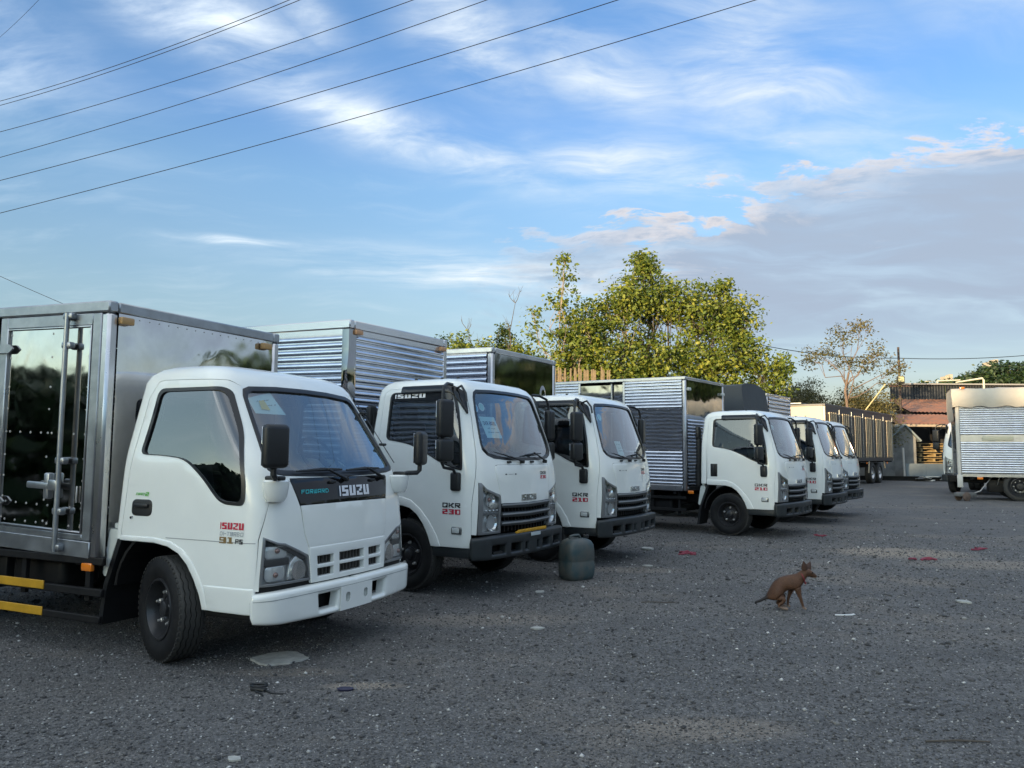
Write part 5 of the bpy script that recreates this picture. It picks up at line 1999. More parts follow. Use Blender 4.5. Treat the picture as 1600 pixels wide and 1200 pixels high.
# box of the third truck: ribbed side, dark mirror-like front
B3 = Body(t3, -.74, -4.6, .93, .74, 2.86, .018)
B3.frame(.09, .075, ALU, ALU)
B3.side_sheet(-.83, -2.5, .85, 2.78, -1, .085, .020)
B3.side_sheet(-2.5, -4.5, .85, 2.78, -1, .085, .020)
B3.side_sheet(-.83, -4.5, .85, 2.78, 1, .085, .020)
B3.end_sheet(-.84, .84, .82, 2.785, m=POL)
B3.end_sheet(-.84, .84, .82, 2.785, front=False, m=POL)
dent = MB().lathe([(0, .0), (.05, .012), (.09, .006), (.115, -.001)], 18, 'x').xf(lambda v: Vector((v.x - .752 + .002, v.y * .8 + .52, v.z * 1.2 + 2.30)))
B3.put(dent, 'dented_patch', POL2)

# box of the fourth truck: ribs above and below a smooth band, side door
B4 = Body(t4, -.76, -4.35, .93, .74, 2.83, .010)
B4.frame(.075, .06, ALU, ALU)
for za, zb, per in ((.84, 1.46, .062), (1.46, 2.24, None), (2.24, 2.77, .058)):
    B4.side_sheet(-.836, -2.0, za + .002, zb - .002, -1, per, .016, m=None if per else POL, name='corrugated_panel' if per else 'smooth_band')
    B4.side_sheet(-3.05, -4.27, za + .002, zb - .002, -1, per, .016, m=None if per else POL, name='corrugated_panel' if per else 'smooth_band')
B4.side_sheet(-.836, -4.27, .84, 2.77, 1, .06, .016)
for x in (-2.03, -3.03):
    B4.bar((x, -.915, .84), (x, -.915, 2.77), .05, .03, ALU, 'door_frame')
B4.side_sheet(-2.06, -3.0, .84, 2.72, -1, None, m=POL2, name='door_skin')
B4.put(MB().tube([(-2.28, -.95, .80), (-2.28, -.95, 2.74)], .018, 8), 'lock_rod', FRAMEG)
B4.rivets([(x, z) for x in np.arange(-.88, -2.0, -.22) for z in (1.47, 2.23)], r=.007)
B4.end_sheet(-.85, .85, 2.05, 2.77, m=POL2)
B4.end_sheet(-.85, .85, .82, 2.05, period=.06, amp=.016, name='corrugated_front')
B4.end_sheet(-.85, .85, .82, 2.77, front=False, m=POL)
B4.marker(-.82, 2.60, BOTTLE)
B4.marker(.80, 2.60, BOTTLE)

# canvas-covered bed of the fifth truck
B5 = Body(t5, -.78, -4.3, .88, .74, 1.95, 0)
B5.frame(.07, .06, ALU, ALU)
B5.side_sheet(-.85, -4.23, .84, 1.89, -1, .07, .016)
B5.side_sheet(-.85, -4.23, .84, 1.89, 1, .07, .016)
B5.end_sheet(-.81, .81, .82, 1.89, period=.07, name='corrugated_front')
CANV = mat('grey_canvas', (.055, .062, .068), .75, var=.2, vscale=3, bump=.25, bscale=7, bdist=.03)
prof = [(-.90, 1.70), (-.905, 2.35), (-.90, 2.80), (-.86, 2.88), (-.45, 2.94), (0, 2.96), (.45, 2.92), (.78, 2.84), (.87, 2.74), (.905, 2.35), (.90, 1.70)]
cv = MB()
nx = 15
for i in range(nx + 1):
    x = -.755 - 3.6 * i / nx
    for y, z in prof:
        sag = .035 * (abs(math.cos(i * pi / 3)) - .5) * (1 if z > 1.8 else 0)
        cv.v.append((x + (.05 if i == 0 and z > 2.6 else 0) * -1, y * (1 + sag * .4), z + sag * .7))
w_ = len(prof)
cv.f += [(i * w_ + j, (i + 1) * w_ + j, (i + 1) * w_ + j + 1, i * w_ + j + 1) for i in range(nx) for j in range(w_ - 1)]
cv.f += [tuple(range(w_))[::-1], tuple(nx * w_ + j for j in range(w_))]
cv.build('canvas_cover', CANV, t5, ang=50)
MB().rbox((-1.0, -.91, 2.30), (.5, .012, .05), .003, 1).rbox((-2.0, -.912, 2.30), (1.4, .012, .05), .003, 1).build('yellow_stripe', YEL, t5)

# slatted steel box of the sixth truck
B6 = Body(t6, -.78, -4.3, .90, .74, 2.86, .0)
B6.frame(.08, .07, ALU, ALU)
B6.side_sheet(-.86, -4.2, .84, 2.79, -1, .10, .025)
B6.side_sheet(-.86, -4.2, .84, 2.79, 1, .10, .025)
B6.end_sheet(-.82, .82, .82, 2.79, period=.10, amp=.025, name='corrugated_front')
ph = MB()
for i in range(8):
    for j in range(10):
        ph.box((-.87 - i * .05, -.905, 2.70 - j * .06), (.028, .01, .03))
o = B6.put(ph, 'vent_slot', CHASSIS)
o['kind'] = 'stuff'
# ------------------------------------------------------------------ long grey box truck standing across the end of the row
def big_wheel(root, x, y, R=.52, wd=.28, name='rear_wheel', flip=False, rm=None):
    t = add_shoulder_lugs(tyre_mesh(R, wd), R, wd).build(name, RUBBER, root, ang=50)
    rim = R * .56
    o = -wd / 2
    MB().lathe([(rim + .006, o * .86), (rim - .01, o * .9), (rim - .03, o * .6), (rim * .80, o * .15), (rim * .60, o * .1), (rim * .45, o * .5), (.10, o * .6), (.09, o * 1.0), (0, o * 1.05)], 32, 'y', caps=False).build('rim', rm or mat('silver_rim', (.50, .50, .50), .35, .8), t, ang=30)
    nb = MB()
    for i in range(8):
        a = 2 * pi * i / 8
        nb.lathe([(.02, o * .1), (.02, o * .38), (0, o * .4)], 6, 'y', (cos(a) * rim * .66, 0, sin(a) * rim * .66))
    nb.build('wheel_nut', NUT, t)
    t.location = (x, y, R)
    if flip:
        t.rotation_euler = (0, 0, pi)
    return t


GREYBOX = mat('grey_side_sheet', (.10, .103, .108), .42, .25, var=.15, vscale=2)
PALESHEET = mat('pale_end_sheet', (.34, .29, .23), .45, .3, var=.12, vscale=2)
BRIGHT = mat('bright_rod_metal', (.50, .42, .30), .45, .4)
# local x runs along the side away from the camera, side plane y = -1.2
lt_yaw = math.degrees(math.atan2(9.0, 7.25))
tl = thing('long_truck', 'long grey box truck with upright lock rods and twin rear wheels across the row end', 'truck', (13.35, 33.0, 0), radians(lt_yaw))
LB = Body(tl, 11.6, 0.0, 1.22, 1.12, 3.60, 0, 1.22)
LB.frame(.10, .10, BRIGHT, GREYBOX, GREYBOX, .14)
LB.end_sheet(-1.12, 1.12, 1.25, 3.50, front=False, m=PALESHEET, name='end_sheet')
LB.end_sheet(-1.12, 1.12, 1.25, 3.50, front=True, m=PALESHEET, name='end_sheet')
px = 0.15
for i in range(6):
    xa = .15 + i * 1.88
    LB.side_sheet(xa + 1.86, xa, 1.27, 3.50, -1, None, m=GREYBOX, name='side_panel')
LB.side_sheet(11.5, .1, 1.27, 3.50, 1, .12, .03, m=GREYBOX)
for gx in (.5, 2.4, 4.3, 6.2, 8.1, 10.2):
    for k_ in range(4):
        x = gx + k_ * .30
        r = MB().tube([(x, -1.245, 1.3), (x, -1.245, 3.25)], .024, 8)
        for z in (1.4, 2.0, 2.6, 3.2):
            r.box((x, -1.235, z), (.09, .04, .05))
        LB.put(r, 'lock_rod', BRIGHT)
for x in (1.95, 3.85, 5.75, 7.65, 9.6, 11.45):
    b = MB().tube([(x, -1.232, 1.3), (x, -1.232, 3.4)], .012, 6)
    for z in (1.5, 2.1, 2.7, 3.2):
        b.box((x, -1.235, z), (.10, .03, .06))
    LB.put(b, 'door_seam', FRAMEG)
fr = MB().rbox((5.5, .8, .90), (11.4, .10, .24), .01, 1).rbox((5.5, 1.64, .90), (11.4, .10, .24), .01, 1)
for x in np.arange(.6, 11.2, 1.2):
    fr.box((x, 1.22, .92), (.08, .8, .16))
fr.build('frame_rail', CHASSIS, tl)
for x in (7.5, 8.85):
    for y, fl in ((.17, False), (2.27, True)):
        big_wheel(tl, x, y, flip=fl)
for x in (1.6,):
    for y, fl in ((.17, False), (2.27, True)):
        big_wheel(tl, x, y, name='front_wheel', flip=fl)
MB().tube([(6.75, .02, 1.1), (6.6, .0, .75), (6.55, .0, .55)], .03, 8).tube([(9.6, .02, 1.1), (9.75, .0, .75)], .03, 8).build('mudguard_stay', BRIGHT, tl)
for x in (6.3, 10.2):
    MB().rbox((x, -.0, 1.02), (.10, .04, .08), .01).build('side_lamp', AMBER, tl)
MB().rbox((4.4, .30, .75), (1.3, .5, .5), .08, 3).build('fuel_tank', CHASSIS, tl)
MB().box((5.5, 1.22, 3.63), (11.5, .6, .03)).build('roof_strip', FRAMEG, tl)
# ------------------------------------------------------------------ truck with white tarpaulin over a ribbed box, at the right edge
TARP = mat('white_tarpaulin', (.56, .50, .41), .6, var=.12, vscale=2.5, bump=.25, bscale=5, bdist=.04)
tr = thing('tarpaulin_truck', 'truck at the right edge with a white tarpaulin hung over its ribbed steel box', 'truck', (14.42, 25.2, 0), radians(-26))
# local x runs towards the right of the picture
TB = Body(tr, 7.0, 0.0, 1.1, .74, 3.52, 0, 1.1)
TB.frame(.12, .09, mat('white_post', (.60, .57, .52), .4, var=.1), ALU, ALU, .10)
TB.side_sheet(6.88, .12, .85, 1.86, -1, .072, .018)
TB.side_sheet(6.88, .12, 1.86, 2.08, -1, None, m=ALU, name='smooth_band')
TB.side_sheet(6.88, .12, 2.08, 3.0, -1, .072, .018)
TB.side_sheet(6.88, .12, 3.0, 3.42, -1, .072, .018)
TB.side_sheet(6.88, .12, .85, 3.42, 1, .072, .018)
TB.end_sheet(-.98, .98, .85, 3.42, front=False, m=POL, name='end_sheet')
TB.end_sheet(-.98, .98, .85, 3.42, front=True, m=POL, name='end_sheet')
MB().rbox((1.15, -.015, 1.97), (.85, .03, .14), .03, 2).build('pale_plate', mat('pale_plate', (.50, .48, .36), .5), tr)
# tarpaulin: over the roof, hanging down the side and round the end
tp = MB()
nx, rng_ = 40, random.Random(8)
cols = []
for i in range(nx + 1):
    x = -.10 + 7.15 * i / nx
    f1 = .045 * sin(i * .9) + .03 * sin(i * 2.3 + 1) + .02 * sin(i * 4.1)
    hang = 2.98 + .03 * sin(i * 1.7)
    cols.append([(x, 2.26, 3.05), (x, 2.26, 3.50), (x, 2.15, 3.58), (x, 1.1, 3.66 + f1 * .3), (x, .05, 3.585 + f1 * .15), (x, -.04, 3.50), (x + f1 * .4, -.075 - abs(f1) * .8, 3.32), (x + f1 * .8, -.085 - abs(f1) * 1.3 * 1, 3.15), (x + f1, -.07 - abs(f1) * .9, hang)])
m_ = len(cols[0])
for c in cols:
    tp.v += c
tp.f += [(i * m_ + j, (i + 1) * m_ + j, (i + 1) * m_ + j + 1, i * m_ + j + 1) for i in range(nx) for j in range(m_ - 1)]
n0 = len(tp.v)
ends = []
for j in range(11):
    y = -.07 + 2.33 * j / 10
    b = .04 * sin(j * 1.4)
    ends.append([(-.10, y, 3.585), (-.085 - abs(b) * .5, y, 3.3), (-.08 - abs(b) * .6, y, 2.95), (-.06 - abs(b) * .7, y, 2.7), (-.05, y, 2.55 + .05 * sin(j * 2))])
for e in ends:
    tp.v += e
tp.f += [(n0 + i * 5 + j, n0 + (i + 1) * 5 + j, n0 + (i + 1) * 5 + j + 1, n0 + i * 5 + j + 1) for i in range(10) for j in range(4)]
tp.build('tarpaulin', TARP, tr, ang=60)
MB().rbox((.22, -.06, 3.60), (.14, .05, .07), .01).rbox((.62, .0, .70), (.16, .05, .08), .01).build('side_lamp', AMBER, tr)
MB().rbox((.06, .0, .60), (.16, .05, .40), .015).build('white_corner_foot', MATS['white_post'], tr)
fr = MB().rbox((3.5, .7, .66), (7.4, .10, .2), .01, 1).rbox((3.5, 1.5, .66), (7.4, .10, .2), .01, 1)
for x in np.arange(.4, 7, .9):
    fr.box((x, 1.1, .7), (.08, 2.0, .10))
fr.rbox((1.3, .5, .45), (.9, .5, .4), .04)
fr.build('frame_rail', CHASSIS, tr)
for x, nm in ((1.70, 'rear_wheel'), (7.9, 'front_wheel')):
    for y, fl in ((.17, False), (2.03, True)):
        big_wheel(tr, x, y, .46, .24, nm, fl, RIM)
arc = [(1.70 + cos(a) * .60, .12, .46 + sin(a) * .60) for a in np.linspace(pi * .98, pi * .02, 14)]
mg = MB()
for i in range(13):
    a, b = Vector(arc[i]), Vector(arc[i + 1])
    q = [a, b, b + Vector((0, .28, 0)), a + Vector((0, .28, 0))]
    mg.add(q + [p * 1.0 + Vector((0, 0, -.012)) for p in q], [(0, 1, 2, 3), (7, 6, 5, 4), (0, 4, 5, 1), (3, 2, 6, 7)])
mg.build('mudguard', mat('silver_mudguard', (.5, .5, .5), .4, .7), tr)
# its cab, out of the picture to the right
tc_ = []
for c in PROTO:
    if c.name.split('.')[0] in ('cab_shell', 'door', 'windscreen', 'windscreen_seal', 'front_panel', 'bumper', 'headlamp', 'grille', 'mirror', 'rear_window', 'cab_underside'):
        k_ = c.copy()
        COL.objects.link(k_)
        k_.parent = tr
        k_.matrix_basis = Matrix.Translation((7.9, 1.1, .12)) @ Matrix.Scale(1.22, 4) @ c.matrix_basis
        for ch in c.children:
            copy_tree(ch, k_)

# ------------------------------------------------------------------ big white cab looking out past the tarpaulin truck
cb = thing('parked_truck', 'big white truck cab half hidden behind the tarpaulin truck, black mirrors on its side', 'truck', (15.9, 27.9, 0), radians(203), None)
cb.location = (17.75, 29.4, 0)
cb.rotation_euler = (0, 0, radians(228))
for c in PROTO:
    nm = c.name.split('.')[0]
    if nm in ('side_guard', 'guard_bracket', 'fuel_tank', 'filler_cap', 'battery_box', 'rear_wheel', 'frame_rail', 'cross_member', 'paper_note', 'side_lamp', 'axle', 'engine', 'mud_flap', 'air_intake', 'washer_bottle', 'front_wheel', 'wheel_liner'):
        if nm not in ('front_wheel', 'wheel_liner', 'engine', 'axle', 'rear_wheel', 'frame_rail'):
            continue
    k_ = c.copy()
    COL.objects.link(k_)
    k_.parent = cb
    k_.matrix_basis = Matrix.Scale(1.24, 4) @ c.matrix_basis
    for ch in c.children:
        copy_tree(ch, k_)
CBB = Body(cb, -1.0, -6.0, 1.1, .95, 3.3, 0)
CBB.frame(.1, .1, ALU, ALU)
for sg in (-1, 1):
    CBB.side_sheet(-1.1, -5.9, 1.06, 3.2, sg, .08, .02)
CBB.end_sheet(-1.0, 1.0, 1.06, 3.2)
CBB.end_sheet(-1.0, 1.0, 1.06, 3.2, front=False)

# ------------------------------------------------------------------ sheds at the back of the yard
RUST = mat('rusty_roof_sheet', (.30, .12, .06), .8, var=.45, vscale=1.6, var2=(.20, .11, .075))
DARKW = mat('black_wall_sheet', (.012, .016, .022), .55)
CONC = mat('stained_plaster', (.20, .20, .19), .9, var=.45, vscale=1.1, var2=(.10, .10, .098), bump=.2, bscale=9)
HUTROOF = mat('hut_roof', (.16, .19, .20), .6)
WOODY = mat('yellow_pallet_wood', (.30, .21, .09), .8, var=.35, vscale=4)
SHEETG = mat('grey_blue_sheet', (.20, .235, .25), .45, .2, var=.2, vscale=1.4)


def wavy_roof(p0, p1, p2, p3, period, amp):
    """corrugated sheet over the quad p0-p1 (eave) p3-p2 (ridge), furrows run from ridge to eave"""
    p0, p1, p2, p3 = map(Vector, (p0, p1, p2, p3))
    n = int((p1 - p0).length / period * 4)
    nn = (p1 - p0).cross(p3 - p0).normalized()
    mb = MB()
    for i in range(n + 1):
        t = i / n
        o = nn * amp * sin(i * pi / 2 + .001)
        mb.v += [tuple(p0.lerp(p1, t) + o), tuple(p3.lerp(p2, t) + o)]
    mb.f += [(2 * i, 2 * i + 2, 2 * i + 3, 2 * i + 1) for i in range(n)]
    return mb


sh = thing('workshop_shed', 'open workshop shed with rusty sheet roofs and black corrugated upper wall', 'shed', (0, 0, 0))
for i in range(4):
    x0 = 26.0 + i * 4.2
    wavy_roof((x0, 50.5 , 4.25), (x0 + 4.15, 50.5, 4.20), (x0 + 5.0, 55.3, 5.42), (x0 + .85, 55.3, 5.40), .25, .025).build('roof_sheet', RUST, sh, ang=60)
    wavy_roof((x0 - 2.6, 47.0, 3.30), (x0 + 1.55, 47.0, 3.32), (x0 + 1.9, 50.2, 4.08), (x0 - 2.25, 50.2, 4.05), .25, .025).build('roof_sheet', RUST, sh, ang=60)
for i in range(5):
    wavy_roof((27.2 + i * 4, 55.6, 5.2), (31.18 + i * 4, 55.6, 5.2), (31.18 + i * 4, 55.6, 6.5), (27.2 + i * 4, 55.6, 6.5), .2, .02).build('wall_sheet', DARKW, sh, ang=60)
MB().box((37.2, 55.4, 6.52), (20.2, .3, .10)).build('ridge_cap', mat('grey_flashing', (.25, .25, .25), .6), sh)
MB().box((36, 56.5, 2.6), (22, .2, 5.2)).build('back_wall', mat('dark_inside', (.02, .022, .025), .9), sh)
for x in (22.8, 27.2, 31.6, 36):
    MB().rbox((x, 47.2, 1.62), (.14, .14, 3.24), .01, 1).build('post', CHASSIS, sh)
    MB().rbox((x, 50.4, 2.1), (.14, .14, 4.2), .01, 1).build('post', CHASSIS, sh)
MB().rbox((29.5, 47.05, 3.22), (15.5, .10, .14), .01, 1).build('eave_beam', mat('pale_eave', (.30, .24, .18), .7), sh)
# end wall between roof and dark wall
MB().prism([(51, 3.9), (55.4, 5.2), (55.4, 4.2), (51, 3.4)], 'x', 25.8, 25.9).build('gable_strip', SHEETG, sh)
# stock under the shed
for i in range(5):
    MB().rbox((29.0 + i * .5, 53, 1.6), (.45, .8, 2.6 - i * .3), .03).build('rack', mat('dark_rack', (.03, .03, .03), .7), sh)

hut = thing('plaster_hut', 'small grey plastered hut with a steep gable in front of the shed', 'hut', (23.15, 46.0, 0))
MB().prism([(-.95, 0), (.78, 0), (.78, 2.45), (.12, 3.20), (-.95, 2.15)], 'y', 0, 2.6).build('wall', CONC, hut)
q = MB()
q.prism([(.08, 3.20), (.12, 3.27), (1.05, 2.30), (.98, 2.22)], 'y', -.18, 2.75)
q.prism([(.12, 3.27), (.10, 3.19), (-1.55, 1.70), (-1.60, 1.77)], 'y', -.18, 2.75)
q.build('roof', HUTROOF, hut)

wl = thing('low_wall', 'low dark stained wall under the tail of the long grey truck', 'wall', (21.2, 45.6, 0))
MB().box((0, 0, .72), (2.4, .18, 1.44)).build('wall_panel', CONC, wl)

ps = thing('pallet_stack', 'stack of yellow wooden pallets between the plaster hut and the white cab', 'pallet', (26.0, 48.3, 0))
for k_ in range(7):
    z = .12 + k_ * .30
    x_ = .05 * ((k_ * 7) % 3 - 1)
    for j in range(5):
        MB().box((x_ - .05, -.55 + j * .27, z + .215), (2.0, .16, .035)).build('plank', WOODY, ps)
    MB().box((x_ - .05, -.60, z + .02), (2.0, .10, .035)).build('plank', WOODY, ps)
    for xx in (-.85, 0, .85):
        MB().box((x_ + xx - .05, 0, z + .115), (.12, 1.2, .15)).build('block', WOODY, ps)

sf = thing('sheet_barrier', 'low barrier of two grey-blue metal sheets standing on the ground before the pallets', 'barrier', (22.75, 45.0, 0))
for i in range(2):
    MB().rbox((.62 + i * 1.20, .03 * i, .47), (1.18, .03, .94), .004, 1).build('panel', SHEETG, sf)
MB().tube([(-.06, 0, 0), (-.10, 0, 1.85)], .06, 8).build('post', mat('pale_post', (.45, .43, .40), .7), sf)
bl = thing('blue_crate', 'narrow dark blue crate with white print beside the grey-blue sheets', 'crate', (25.45, 45.2, 0))
MB().rbox((0, 0, .42), (.34, .4, .84), .02).build('body', mat('crate_blue', (.03, .035, .16), .5), bl)
MB().box((0, -.204, .62), (.22, .004, .10)).box((.02, -.204, .40), (.16, .004, .05)).build('print', DWHITE, bl)

bm_ = thing('steel_beam', 'long dark steel beams lying on the ground before the grey-blue sheets', 'beam', (21.6, 43.6, 0), radians(-14))
for y in (0, .32):
    for z, dz in ((.02, .03), (.24, .03)):
        pass
    MB().box((0, y, .025), (4.4, .20, .03)).box((0, y, .13), (4.4, .03, .18)).box((0, y, .235), (4.4, .20, .03)).build('beam', CHASSIS, bm_)
rb_ = thing('rubble_heap', 'small heap of pale broken boards at the end of the steel beams', 'rubble', (23.4, 42.9, 0))
rr = random.Random(4)
for i in range(11):
    Rm = Matrix.Rotation(rr.uniform(0, 6), 3, 'Z') @ Matrix.Rotation(rr.uniform(-.25, .25), 3, 'X')
    MB().rbox((rr.uniform(-1.3, .9), rr.uniform(-.4, .4), .05 + .05 * (i % 5)), (rr.uniform(.3, .9), rr.uniform(.15, .35), .05), .008, 1, Rm).build('board', mat('pale_board', (.55, .54, .50), .8) if i % 3 == 0 else CONC, rb_)

jk = thing('trolley_jack', 'low wheeled trolley jack with a long handle under the tail of the tarpaulin truck', 'jack', (14.2, 24.6, 0), radians(15))
MB().rbox((.1, 0, .20), (.62, .30, .12), .03, 2).build('body', mat('grey_jack', (.16, .16, .155), .6, var=.3), jk)
for y in (-.16, .16):
    MB().lathe([(0, -.03), (.12, -.03), (.14, -.02), (.14, .02), (.12, .03), (0, .03)], 20, 'y', (0, y, .14)).lathe([(.07, -.035), (.05, -.045), (0, -.045)], 16, 'y', (0, y, .14)).build('wheel', mat('rusty_wheel', (.14, .10, .08), .7, var=.3), jk)
MB().tube([(.35, 0, .22), (.75, .05, .30), (1.25, .1, .72)], .018, 8).build('handle', NUT, jk)

# ------------------------------------------------------------------ paling fence behind the third truck
pf = thing('paling_fence', 'weathered wooden paling fence under the grove, glowing in the low sun', 'fence', (1.75, 37.0, 0), radians(2))
PAL = mat('weathered_paling', (.22, .165, .10), .85, var=.35, vscale=6)
pr = random.Random(12)
pm = [MB().box((0, 0, 2.75), (.070, .025, 5.5)).build('paling', PAL, pf)]
for i in range(1, 30):
    c = pm[0].copy()
    COL.objects.link(c)
    c.location = (i * .098 + pr.uniform(-.012, .012), pr.uniform(-.01, .01), pr.uniform(-.16, .06))
    c.rotation_euler = (0, radians(pr.uniform(-1.2, 1.2)), 0)
for z in (1.0, 2.6, 4.6):
    MB().box((1.42, .04, z), (2.95, .05, .09)).build('fence_rail', PAL, pf)

# ------------------------------------------------------------------ lamp pole, wires
PX, PY = 26.1, 52.0
lp = thing('lamp_pole', 'thin dark pole with a floodlight on a cross arm at the back of the yard', 'pole', (PX, PY, 0))
MB().tube([(0, 0, 0), (.02, 0, 4.5), (.0, 0, 8.7)], [.10, .085, .07], 10).build('post', mat('dark_pole', (.05, .035, .03), .7), lp)
MB().rbox((0, 0, 6.05), (1.5, .07, .07), .01, 1).build('cross_arm', mat('rust_arm', (.22, .12, .08), .7), lp)
fl_ = MB().rbox((0, -.16, 6.45), (.50, .20, .52), .04, 2).build('floodlight', mat('flood_body', (.06, .06, .05), .5), lp)
MB().rbox((0, -.265, 6.50), (.38, .012, .34), .004, 1).build('lamp_lens', mat('flood_lens', (.78, .68, .34), .3), fl_)
MB().lathe([(.0, .14), (.05, .12), (.06, 0), (.0, -.02)], 10, 'z', (0, 0, 7.95)).build('insulator', DWHITE, lp)

WIRE = mat('wire', (.006, .006, .007), .8, spec=.15)


def wire(label, a, b, sag, r, group=None, name='power_cable', ext=0.0):
    a, b = Vector(a), Vector(b)
    d = b - a
    pts = []
    n = 40
    for i in range(n + 1):
        t = -ext + (1 + 2 * ext) * i / n
        p = a + d * t
        p.z -= sag * 4 * t * (1 - t)
        pts.append(p)
    L = sum(pts, Vector()) / len(pts)
    o = MB().tube(pts, r, 6).build(name, WIRE, None)
    tag(o, label, 'cable', group)


WG = 'overhead cables crossing the upper left sky'
for a, b, lab, r in (((-27.5, 40, 19.96), (-9.15, 30, 19.67), 'upper of the two overhead cables that run close together and cross', .016),
                     ((-27.49, 40, 19.72), (-8.89, 30, 19.60), 'lower of the two overhead cables that run close together and cross', .016),
                     ((-27.39, 40, 18.26), (-4.14, 30, 19.70), 'overhead cable just below the close pair', .016),
                     ((-27.29, 40, 16.86), (-1.15, 30, 19.72), 'third of the five strong overhead cables, counted from the bottom', .016),
                     ((-27.21, 40, 15.60), (4.18, 30, 19.76), 'second overhead cable from the bottom', .017),
                     ((-27.10, 40, 13.83), (9.78, 30, 19.80), 'lowest and longest of the overhead cables', .017),
                     ((-27.73, 40, 23.54), (-16.87, 30, 19.61 + 3.2), 'faint thin cable in the upper left corner of the sky', .008)):
    wire(lab, a, b, .25, r, WG, ext=.5)
wire('short thin wire running down to the nearest steel box at the left edge', (-44, 60, 16.6), (-34.5, 60, 12.5), .05, .02, ext=.2)
wire('black service wire strung from the lamp pole towards the grove', (PX, PY, 7.95), (14.0, 49, 8.75), .35, .022)
wire('black service wire strung from the lamp pole past the right edge', (PX, PY, 7.95), (44, 52, 9.6), .55, .022)

# pale bent lamp arm behind the tarpaulin truck
la = thing('street_lamp', 'thin pale lamp arm bent over above the tarpaulin truck', 'street lamp', (22.0, 36.0, 0))
MB().tube([(0, 0, 0), (0, 0, 4.95), (-.06, 0, 5.02), (-1.3, 0, 4.82)], [.05, .045, .045, .03], 8).build('arm', mat('pale_lamp_metal', (.55, .53, .42), .5), la)
lb_ = thing('lamp_tube', 'thin pale tube lamp held out in front of the flat-topped tree', 'lamp', (31.4, 57.0, 0))
MB().tube([(0, 0, 0), (0, 0, 6.9), (-.9, 0, 6.85)], .04, 6).tube([(0, 0, 6.9), (1.7, 0, 6.98)], .05, 6).build('arm', mat('pale_lamp_metal', (.55, .53, .42), .5), lb_)
for x, z in ((24.8 * 3.0, 0), (56.0, 0)):
    pass
for x, y, h, lab in ((84.5, 150, 17.0, 'pale rooftop tower far behind the flat-topped tree'), (74.5, 120, 16.2, 'pale rooftop block peeping over the large domed tree')):
    tw = thing('tower_block', lab, 'building', (x, y, 0))
    MB().box((0, 0, h / 2 - 1), (1.6, 2.0, h - 2)).build('wall', mat('pale_tower', (.36, .32, .25), .8), tw)
    MB().box((-.4, 0, h - .7), (.7, 1.8, .8)).box((.5, 0, h - .5), (.5, 1.6, 1.2)).build('roof', MATS['pale_tower'], tw)
# diagonal bamboo pole leaning over the long truck
bp_ = thing('bamboo_pole', 'pale bamboo pole leaning up from the roof of the long grey truck', 'pole', (17.6, 38.5, 3.66))
MB().tube([(0, 0, 0), (1.4, .8, 1.35)], .03, 8).build('cane', mat('bamboo', (.55, .45, .22), .6), bp_)
# far dark roof edge just above the first box
rf = thing('far_roof', 'dark red roof edge just above the first steel box at the left edge', 'building', (-44, 62, 0))
MB().box((-2, 0, 5.8), (9.0, 6, 11.6)).build('wall', mat('far_wall', (.3, .25, .22), .8), rf)
MB().prism([(-7, 11.6), (3.0, 11.6), (2.2, 12.35), (-7, 12.35)], 'y', -3.4, 3.4).build('roof', mat('dark_red_roof', (.10, .035, .03), .7), rf)
# ------------------------------------------------------------------ plastic jerrycan standing by the second truck
BX, BY = .74, 8.88
bar = thing('jerrycan', 'dusty dark blue-green plastic jerrycan standing on the gravel before the third truck', 'jerrycan', (BX, BY, gz(BX, BY)), radians(34))
JM = mat('dusty_blue_plastic', (.024, .058, .068), .5, var=.6, vscale=6, var2=(.085, .084, .074), bump=.2, bscale=6, bdist=.01)
jb = MB()
prof = []
NS = 40
for zi, (z, s_) in enumerate(((0.0, .80), (.012, .88), (.05, .97), (.10, 1.0), (.19, 1.0), (.20, .98), (.215, .98), (.225, 1.0), (.32, .99), (.385, .94), (.425, .80), (.445, .60), (.452, .50))):
    for j in range(NS):
        a = 2 * pi * j / NS
        c, s2 = cos(a), sin(a)
        e = 3.8
        k_ = (abs(c) ** e + abs(s2) ** e) ** (-1 / e)
        flat = 1 - .035 * max(0, sin(z * 7)) * (1 if abs(c) > .75 or abs(s2) > .75 else 0) - .02 * max(0, cos(a * 6)) * (.06 < z < .4)
        jb.v.append((c * k_ * .193 * s_ * flat, s2 * k_ * .150 * s_ * flat, z))
nz = len(jb.v) // NS
jb.f += [(i * NS + j, i * NS + (j + 1) % NS, (i + 1) * NS + (j + 1) % NS, (i + 1) * NS + j) for i in range(nz - 1) for j in range(NS)]
jb.f += [tuple(range(NS))[::-1], tuple((nz - 1) * NS + j for j in range(NS))]
jb.build('body', JM, bar, ang=45)
MB().tube([(-.10, 0, .43), (-.09, 0, .475), (-.03, 0, .485), (.03, 0, .485), (.06, 0, .445)], .016, 8).build('handle', JM, bar)
MB().lathe([(.032, 0), (.034, .03), (.030, .035), (0, .036)], 16, 'z', (.12, -.02, .45)).build('cap', BLACKP, bar)
MB().tube([(.12, -.02, .48), (.122, -.02, .515)], .008, 6).build('spout', CHASSIS, bar)


